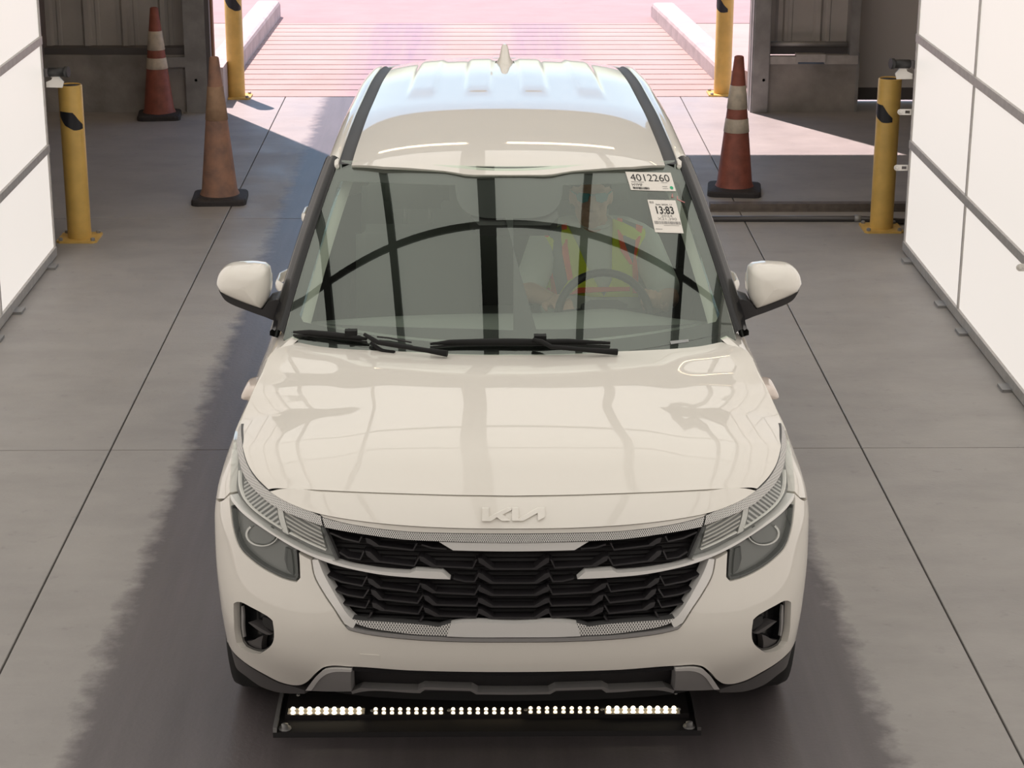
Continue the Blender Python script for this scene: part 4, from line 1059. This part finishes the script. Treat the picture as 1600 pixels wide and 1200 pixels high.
# ---- mirrors
cap = crop(320, 230, 3.2, [(60, 672), (66, 640), (88, 608), (128, 582), (190, 574), (250, 573), (300, 580), (322, 598), (331, 640), (332, 690), (324, 745), (300, 795), (240, 775), (170, 748), (110, 722), (74, 702)])
base = crop(320, 230, 3.2, [(72, 698), (110, 715), (170, 742), (240, 770), (300, 790), (326, 752), (372, 738), (388, 742), (388, 850), (360, 848), (318, 832), (250, 808), (190, 785), (140, 765), (100, 740)])
for sg in (-1, 1):
    def ring(poly, y, k, cx=None, dz=0):
        P = [at(a, b, y=1.47) for a, b in poly]; c = sum(P, Vector())/len(P)
        return [Vector((-sg*(c.x+(p.x-c.x)*k), y, c.z+(p.z-c.z)*k+dz)) for p in P]
    dcap = densify(cap, 6)
    mb = MB(); R = [ring(dcap, 1.57, .90, dz=-.018), ring(dcap, 1.55, .95, dz=-.014), ring(dcap, 1.48, 1.0), ring(dcap, 1.435, .965), ring(dcap, 1.405, .87), ring(dcap, 1.385, .68), ring(dcap, 1.375, .40), ring(dcap, 1.372, .08)]
    mb.grid(R, closed=True, flip=sg < 0); n = len(dcap); mb.add(R[-1], [tuple(range(n))]); mb.add(R[0], [tuple(range(n))])
    mr_ = mb.build('side_mirror', M_paint, car, fixn=True)
    db = densify(base, 6)
    mb = MB(); R = [ring(db, 1.57, .95, dz=-.012), ring(db, 1.55, .97, dz=-.01), ring(db, 1.47, 1.0), ring(db, 1.43, .97), ring(db, 1.415, .93)]
    mb.grid(R, closed=True); n = len(db); mb.add(R[-1], [tuple(range(n))]); mb.add(R[0], [tuple(range(n))]); mb.build('mirror_base', M_bplast, mr_, fixn=True)
    R = ring(dcap, 1.573, .84, dz=-.018); MB().add(R, [tuple(range(len(R)))]).build('mirror_glass', M_chrome, mr_)

# ---- wheels
for sg in (-1, 1):
    for yy in (.85, 3.48):
        w = empty('wheel', (sg*.785, yy, .338)); w.parent = car
        prof = [(.225, -.095), (.29, -.108), (.322, -.100), (.334, -.075), (.338, -.03), (.338, .03), (.334, .075), (.322, .100), (.29, .108), (.225, .095), (.215, .0), (.225, -.095)]
        MB().lathe(prof, 48, axis='x', cap=False).build('tyre', M_tyre, w, fixn=True)
        mb = MB(); mb.lathe([(.228, -.09), (.215, -.02), (.215, .02), (.228, .09)], 40, axis='x', cap=False)
        mb.build('rim', M_alloy, w)
        for k in range(5):
            a = 2*math.pi*k/5; pr = [(.03, -.03), (.21, -.018), (.215, .018), (.03, .03)]
            mb = MB(); mb.prism(pr, lambda p, q, h: (sg*(.055+h), p*math.cos(a)-q*math.sin(a), p*math.sin(a)+q*math.cos(a)), 0, .03); mb.build('spoke', M_alloy, w, fixn=True)
        MB().lathe([(0, -.03), (.05, -.03), (.05, .03), (0, .035)], 20, (sg*.06, 0, 0), 'x', cap=False).build('hub', M_alloy, w)
# ---- inner shell and floor pan close the body
rows = [[belt(s, z, -.075) for s in list(np.linspace(-S_END+.05, -1.3, 30))+list(np.linspace(-1.25, 1.25, 50))+list(np.linspace(1.3, S_END-.05, 30))] for z in (.24, .45, .7, .86)]
MB().grid(rows).build('inner_shell', mat('shell_black', (.012, .012, .012), .8), car)
pan = [belt(s, .24, -.08) for s in np.linspace(-S_END+.05, S_END-.05, 60)]
MB().add(pan, [tuple(range(60))]).build('floor_pan', mat('shell_black'), car)

# ---- windscreen stickers
M_paper = mat('paper', (.80, .76, .70), .7); M_ink = mat('ink', (.03, .03, .03), .8); M_inkg = mat('ink_grey', (.30, .29, .28), .8); M_green = mat('green_dot', (.03, .42, .20), .7)
def text_mesh(s, bold=0.0):
    cu = bpy.data.curves.new('txt', 'FONT'); cu.body = s; cu.size = 1.0; cu.offset = bold; cu.resolution_u = 4
    o = bpy.data.objects.new('txt', cu); COL.objects.link(o)
    dg = bpy.context.evaluated_depsgraph_get(); me = o.evaluated_get(dg).to_mesh()
    V = [(v.co.x, v.co.y) for v in me.vertices]; F_ = [tuple(p.vertices) for p in me.polygons]
    o.evaluated_get(dg).to_mesh_clear(); bpy.data.objects.remove(o); bpy.data.curves.remove(cu)
    x0 = min(v[0] for v in V); x1 = max(v[0] for v in V); y0 = min(v[1] for v in V); y1 = max(v[1] for v in V)
    return [((a-x0)/(x1-x0), (b-y0)/(y1-y0)) for a, b in V], F_
def sticker(corners, items):
    """corners: tl,tr,br,bl in pixels; items in 0..1 sticker coordinates (y down)"""
    ab = [Vector(WS.inv(*c, .001)) for c in corners]
    def M(x, y, off): p = (ab[0]*(1-x)+ab[1]*x)*(1-y)+(ab[3]*(1-x)+ab[2]*x)*y; return ws(p.x, p.y, off)
    rows = [[M(i/6, j/6, .0016) for i in range(7)] for j in range(7)]
    mb = MB(); mb.grid(rows, flip=True); mb.grid([[M(i/6, j/6, .0008) for i in range(7)] for j in range(7)])
    st = mb.build('sticker', M_paper, wsc)
    for it in items:
        if it[0] == 't':
            _, s, x0, y0, x1, y1, m, bold = it; V, F_ = text_mesh(s, bold)
            MB().add([M(x0+(x1-x0)*a, y1+(y0-y1)*b, .0024) for a, b in V], F_).build('print', m, st)
        elif it[0] == 'bars':
            _, x0, y0, x1, y1, n, m = it; mb = MB(); rnd = random.Random(n); x = x0
            while x < x1:
                w = (x1-x0)/n*rnd.choice((.4, .7, 1.1)); mb.add([M(x, y0, .0024), M(x+w, y0, .0024), M(x+w, y1, .0024), M(x, y1, .0024)], [(3, 2, 1, 0)]); x += w+(x1-x0)/n*rnd.choice((.4, .7))
            mb.build('barcode', m, st)
        elif it[0] == 'line':
            _, x0, y0, x1, y1, m = it; MB().add([M(x0, y0, .0024), M(x1, y0, .0024), M(x1, y1, .0024), M(x0, y1, .0024)], [(3, 2, 1, 0)]).build('print', m, st)
        elif it[0] == 'dot':
            _, x, y, rx, ry, m = it; MB().add([M(x+rx*math.cos(a), y-ry*math.sin(a), .0024) for a in np.linspace(0, 2*math.pi, 15)[:-1]], [tuple(range(14))]).build('dot', m, st)
    return st
K = lambda *L: crop(970, 260, 10.905, L)
sticker(K((76, 92), (848, 108), (940, 424), (172, 402)), [('t', '4012260', .07, .12, .93, .50, M_ink, .0), ('line', .06, .54, .34, .57, M_inkg), ('t', 'HYMF', .06, .64, .29, .78, M_ink, .0), ('bars', .06, .83, .41, .95, 26, M_ink),
    ('line', .72, .55, .86, .57, M_inkg), ('line', .72, .76, .83, .79, M_inkg), ('line', .72, .87, .84, .89, M_inkg), ('dot', .92, .83, .037, .09, M_green)])
sticker(K((452, 568), (930, 580), (1070, 1140), (585, 1124)), [('t', 'Sale 2024, 11', .25, .125, .82, .175, M_ink, .01), ('t', '13:83', .22, .20, .84, .44, M_ink, .02), ('t', '2024', .34, .46, .74, .53, M_inkg, 0), ('t', 'X21,390', .20, .55, .87, .64, M_inkg, 0),
    ('bars', .06, .66, .96, .75, 34, M_inkg), ('line', .36, .78, .90, .79, M_inkg), ('line', .04, .895, .28, .91, M_inkg), ('bars', .05, .05, .19, .12, 6, M_inkg)])
MB().tube([ws(*WS.inv(*p, .001), .001) for p in K((880, 470), (870, 530), (900, 520))], .0015, 5).tube([ws(*WS.inv(*p, .001), .001) for p in K((965, 510), (960, 560), (1090, 615))], .0016, 5).build('crayon_mark', mat('crayon_pink', (.75, .30, .30), .7), wsc)
sl = [ws(*WS.inv(*p), .001) for p in W2((1345, 98), (1445, 88), (1447, 102), (1350, 115))]
MB().add(sl, [(3, 2, 1, 0)]).build('number_plate_strip', mat('strip_grey', (.35, .36, .36), .5), wsc)

# ---- cabin
M_dash = mat('dash_grey', (.24, .25, .235), .7); M_seat = mat('seat_dark', (.17, .175, .165), .75); M_seat2 = mat('headrest', (.2, .205, .195), .75)
rows = []
for x in np.linspace(-.74, .74, 41):
    u = x/.757; yb = 1.07+.32*u*u; hood_ = .025*math.exp(-((x-.36)/.15)**2)
    zt = 1.0+hood_-.035*u*u
    rows.append([(x, yb, .98-.01*u*u), (x, yb+.2, zt-.004), (x, 1.62, zt+.004), (x, 1.70, zt-.002), (x, 1.735, zt-.03), (x, 1.74, zt-.12), (x, 1.70, .72), (x, 1.55, .45)])
MB().grid(rows, flip=False).build('dashboard', M_dash, car, fixn=False)
sw = empty('steering_wheel', (.355, 1.98, .90)); sw.parent = car; sw.rotation_euler = (math.radians(62), 0, 0)
mb = MB(); N1 = 40
P = [(.185*math.cos(2*math.pi*k/N1), .185*math.sin(2*math.pi*k/N1), 0) for k in range(N1)]
rows = []
for k in range(N1):
    a = 2*math.pi*k/N1; c = Vector((math.cos(a), math.sin(a), 0)); rows.append([c*.170+c*.015*math.cos(b)+Vector((0, 0, 0.015*math.sin(b))) for b in np.linspace(0, 2*math.pi, 11)[:-1]])
rows.append(rows[0]); mb.grid(rows, closed=True); mb.build('wheel_rim', M_bplast, sw, fixn=True)
mb = MB(); hubp = [(-.085, .045), (-.05, .062), (.05, .062), (.085, .045), (.07, -.05), (.03, -.075), (-.03, -.075), (-.07, -.05)]
mb.prism(hubp, lambda a, b, h: (a, b, h), -.03, .025); mb.build('wheel_hub', M_bplast, sw, fixn=True)
for pl in ([(-.175, .025), (-.08, .035), (-.075, -.03), (-.175, -.01)], [(.175, .025), (.08, .035), (.075, -.03), (.175, -.01)], [(-.03, -.07), (.03, -.07), (.03, -.175), (-.03, -.175)]):
    mb = MB(); mb.prism(pl, lambda a, b, h: (a, b, h), -.015, .005); mb.build('wheel_spoke', M_bplast, sw, fixn=True)
MB().tube([(0, 0, -.02), (0, 0, -.30)], .035, 10).build('steering_column', M_bplast, sw)
def rbox(sec, m, name, parent, bev=.04):
    o = MB().box(*sec).build(name, m, parent)
    bm = bmesh.new(); bm.from_mesh(o.data); bmesh.ops.bevel(bm, geom=bm.edges[:], offset=bev, segments=3, affect='EDGES'); bm.to_mesh(o.data); bm.free()
    for p in o.data.polygons: p.use_smooth = True
    return o
def seat(x, y, w=.25):
    t = empty('seat', (x, y, .30)); t.parent = car
    rbox(((-w, -.25, .0), (w, .27, .20)), M_seat, 'seat_cushion', t)
    b = rbox(((-w, -.06, .0), (w, .06, .62)), M_seat, 'backrest', t); b.location = (0, .28, .14); b.rotation_euler.x = math.radians(-14)
    h = rbox(((-.13, -.05, 0), (.13, .05, .17)), M_seat2, 'headrest', t, .035); h.location = (0, .45, .80); h.rotation_euler.x = math.radians(-8)
    for q in (-.05, .05): MB().tube([(q, .43, .74), (q, .45, .82)], .007, 6).build('headrest_post', M_steel, t)
seat(-.36, 2.42); seat(.36, 2.42); seat(0, 3.3, .64)
rbox(((-.11, 1.72, .30), (.11, 2.75, .62)), M_dash, 'centre_console', car)
rows = [[(u*.62, 1.95+y, 1.47+z) for u in (-1, 1)] for y, z in ((0, 0), (.2, .02))]
# interior rear-view mirror
rm = rbox(((-.12, -.012, -.03), (.12, .012, .03)), M_bplast, 'rear_view_mirror', car, .01); rm.location = (0, 1.86, 1.40)
MB().tube([(0, 0, .02), (0, -.04, .07)], .008, 6).build('mirror_stalk', M_bplast, rm)

# ================================================================== the driver
PX, PY = .345, 2.50
M_skin = mat('skin', (.56, .34, .25), .55); M_shirt = mat('grey_shirt', (.60, .63, .59), .85); M_vest = mat('lime_mesh', (.72, .80, .04), .8); M_orange = mat('orange_tape', (1.0, .17, .07), .6); M_tape_s = mat('silver_tape', (.20, .22, .21), .35); M_hair = mat('hair_dark', (.06, .05, .045), .8)
person = tag(empty('person', (0, 0, 0)), 'driver in lime and orange safety vest, grey shirt and sunglasses at the wheel', 'person')
person.location = car.location; person.rotation_euler = car.rotation_euler
def ell(c, r, n=14, m=20):
    rows = []
    for i in range(n+1):
        th = math.pi*i/n; rows.append([(c[0]+r[0]*math.sin(th)*math.cos(2*math.pi*k/m), c[1]+r[1]*math.sin(th)*math.sin(2*math.pi*k/m), c[2]+r[2]*math.cos(th)) for k in range(m)])
    return rows
class Blob(MB):
    def e(s, c, r): s.grid(ell(c, r), closed=True, flip=True); return s
    def cap(s, a, b, ra, rb):
        a, b = Vector(a), Vector(b); n = 7
        pts = [a.lerp(b, k/(n-1)) for k in range(n)]; s.tube(pts, [ra+(rb-ra)*k/(n-1) for k in range(n)], 14)
        s.e(a, (ra,)*3); s.e(b, (rb,)*3); return s
    def done(s, name, m, parent, voxel, it=4):
        o = s.build(name, m, parent, fixn=False)
        r = o.modifiers.new('r', 'REMESH'); r.mode = 'VOXEL'; r.voxel_size = voxel; r.use_smooth_shade = True
        sm = o.modifiers.new('s', 'SMOOTH'); sm.iterations = it; sm.factor = .5
        dg = bpy.context.evaluated_depsgraph_get(); me = bpy.data.meshes.new_from_object(o.evaluated_get(dg))
        o.modifiers.clear(); old = o.data; o.data = me; bpy.data.meshes.remove(old)
        if not me.materials: me.materials.append(m)
        return o
ZO = .055
HX, HY, HZ = PX-.02, PY-.03, 1.185
b = Blob()
# head, jaw, nose, ears, neck
b.e((HX, HY, HZ+.02), (.074, .092, .105)); b.e((HX, HY-.018, HZ-.045), (.062, .072, .068)); b.e((HX, HY-.062, HZ-.088), (.03, .026, .022))
b.cap((HX, HY-.088, HZ+.028), (HX, HY-.106, HZ-.018), .010, .015); b.e((HX-.013, HY-.096, HZ-.022), (.010, .011, .009)); b.e((HX+.013, HY-.096, HZ-.022), (.010, .011, .009))
b.cap((HX-.022, HY-.085, HZ-.053), (HX+.022, HY-.085, HZ-.053), .009, .009); b.cap((HX-.018, HY-.084, HZ-.064), (HX+.018, HY-.084, HZ-.064), .009, .009)
for sx in (-1, 1):
    b.e((HX+sx*.076, HY+.004, HZ+.002), (.010, .020, .032)); b.e((HX+sx*.038, HY-.058, HZ-.012), (.022, .022, .022)); b.e((HX+sx*.030, HY-.080, HZ+.038), (.024, .014, .010)); b.e((HX+sx*.030, HY-.076, HZ+.022), (.013, .012, .010))
b.cap((HX, HY+.015, HZ-.05), (PX, PY+.03, 1.03), .054, .062)
# trunk under the shirt, arms, hands
b.e((PX, PY+.06, .86), (.155, .10, .22)); b.e((PX, PY+.03, .60), (.15, .11, .16)); b.cap((PX-.15, PY+.03, 1.0), (PX+.15, PY+.03, 1.0), .055, .055)
for sx in (-1, 1): b.cap((PX+sx*.09, PY, .56), (PX+sx*.13, PY-.40, .62), .085, .065); b.cap((PX+sx*.13, PY-.40, .62), (PX+sx*.12, PY-.62, .36), .058, .042)
def arm(sx, sh, el, wr, hand_dir):
    b.cap(sh, el, .050, .042); b.cap(el, wr, .042, .028)
    wr = Vector(wr); d = Vector(hand_dir).normalized(); side = Vector((sx, 0, .2)).normalized(); up = d.cross(side).normalized()
    palm = wr+d*.05; b.cap(wr, palm, .027, .030); b.e(palm, (.038, .038, .024))
    for k, ln in enumerate((.062, .072, .068, .052)):
        r0 = palm+side*(-.030+.020*k)+d*.035; r1 = r0+d*ln*.5-up*.006; r2 = r1+d*ln*.25-up*.026; r3 = r2-d*.008-up*.024
        for q0, q1 in ((r0, r1), (r1, r2), (r2, r3)): b.cap(q0, q1, .0095, .0088)
    t0 = palm-side*.030-d*.02; t1 = t0-side*.026+d*.024; t2 = t1+d*.026-up*.018
    b.cap(t0, t1, .012, .011); b.cap(t1, t2, .011, .0095)
E1, E2 = (PX-.265, PY-.16, .845), (PX+.275, PY-.20, .83)
arm(1, (PX-.20, PY+.02, .985), E1, (PX-.165, PY-.36, .86), (.2, -1, .28))
arm(-1, (PX+.20, PY+.02, .985), E2, (PX+.205, PY-.36, .84), (-.2, -1, .30))
body = b.done('body', M_skin, person, .0065, 3); body.location.z = ZO
# shirt
TW = pchip([.45, .6, .75, .9, 1.0, 1.06, 1.10], [.20, .20, .215, .245, .245, .20, .085])
TD = pchip([.45, .6, .75, .9, 1.0, 1.06, 1.10], [.17, .165, .15, .14, .11, .085, .06])
def torso_y(x, z):
    w = TW(z); q = min(.999, abs(x)/w); return PY+.05-TD(z)*(1-q**2.6)**.5
sh = Blob(); rows = []
for z in np.linspace(.45, 1.085, 24):
    ring = []
    for k in range(40):
        a = 2*math.pi*k/40; c, s_ = math.cos(a), math.sin(a); x = TW(z)*c
        yy = torso_y(x, z) if s_ < 0 else PY+.05+TD(z)*.85*(max(0, 1-abs(c)**2.6))**.5
        ring.append((PX+x, yy, z))
    rows.append(ring)
sh.grid(rows, closed=True); sh.add(rows[0], [tuple(reversed(range(40)))]); sh.add(rows[-1], [tuple(range(40))])
for s0, e_ in (((PX-.195, PY+.03, .985), E1), ((PX+.195, PY+.03, .985), E2)):
    s0 = Vector(s0); e_ = Vector(e_); sh.cap(s0, s0.lerp(e_, .80), .068, .064)
shirt = sh.done('shirt', M_shirt, person, .010, 3); shirt.location.z = ZO
MB().tube([(PX+.066*math.cos(a), PY+.03+.062*math.sin(a)-.012, 1.080+.012*math.sin(a)) for a in np.linspace(0, 2*math.pi, 25)], .008, 8).build('collar', M_shirt, shirt)
# safety vest: panels lying on the chest
def chest(x, z, off=0.0):
    return Vector((PX+x, torso_y(x, z-ZO)-off-.004, z+off*.2))
CH_ = Surf(chest, (-.24, .24), (.62, 1.15), 60, 60)
V4 = lambda *L: crop(780, 230, 4.2105, L)
vest = patch('safety_vest', CH_, V4((225, 600), (300, 555), (440, 500), (475, 560), (520, 650), (580, 790), (640, 900), (690, 985), (300, 985), (260, 800)), M_vest, person, off=.010, thick=.012, dens=0)
def vpart(nm, P, m, off=.014): patch(nm, CH_, V4(*P), m, vest, off=off, thick=.006, dens=0)
vpart('vest_panel', ((745, 470), (1000, 545), (985, 620), (900, 740), (915, 985), (690, 985), (740, 880), (742, 700)), M_vest, .010)
vpart('vest_stripe', ((290, 560), (325, 550), (345, 800), (385, 985), (320, 985), (295, 700)), M_orange)
vpart('vest_stripe', ((410, 510), (445, 500), (450, 650), (470, 780), (485, 860), (450, 880), (415, 700)), M_orange)
vpart('vest_tape', ((325, 550), (410, 512), (415, 700), (450, 880), (385, 985), (345, 800)), M_tape_s)
vpart('vest_stripe', ((772, 462), (810, 470), (815, 600), (850, 700), (880, 770), (860, 770), (800, 680), (780, 560)), M_orange)
vpart('vest_stripe', ((900, 505), (945, 520), (925, 620), (900, 720), (915, 820), (918, 960), (880, 960), (878, 780), (895, 640)), M_orange)
vpart('vest_tape', ((810, 470), (900, 505), (895, 640), (880, 760), (850, 700), (815, 600)), M_tape_s)
vpart('vest_stripe', ((460, 970), (520, 925), (690, 920), (860, 920), (860, 945), (690, 950), (540, 960)), M_orange, .016)
# sunglasses, hair
sg_ = MB()
for sx in (-1, 1):
    sg_.prism([(sx*.010, .012), (sx*.050, .014), (sx*.062, .004), (sx*.056, -.018), (sx*.036, -.026), (sx*.016, -.018)], lambda a, bb, h: (HX+a, HY-.101+h+abs(a)*.25, HZ+.025+bb), 0, .003)
    sg_.tube([(HX+sx*.060, HY-.084, HZ+.032), (HX+sx*.079, HY-.03, HZ+.032), (HX+sx*.080, HY+.02, HZ+.022)], .003, 6)
sg_.tube([(HX-.012, HY-.100, HZ+.032), (HX+.012, HY-.100, HZ+.032)], .003, 6)
sg_.build('sunglasses', mat('teal_glint_lens', (.04, .26, .29), .08, coat=1), person, (0, 0, ZO), fixn=True)  # teal base colour stands in for cyan screen reflections on the lenses
rows = []
for i in range(10):
    th = math.pi*.52*i/9
    rows.append([(HX+(.079+.001*random.random())*math.sin(th)*math.cos(p_), HY+.006+.098*math.sin(th)*math.sin(p_)*(1 if math.sin(p_) > 0 else .86), HZ+.024+.112*math.cos(th)*(1 if math.sin(p_) > -.3 else 1)+(.035*(i/9)**2 if math.sin(p_) < -.2 else 0)) for p_ in np.linspace(0, 2*math.pi, 29)[:-1]])
MB().grid(rows, closed=True).build('hair', M_hair, person, (0, 0, ZO), fixn=True)
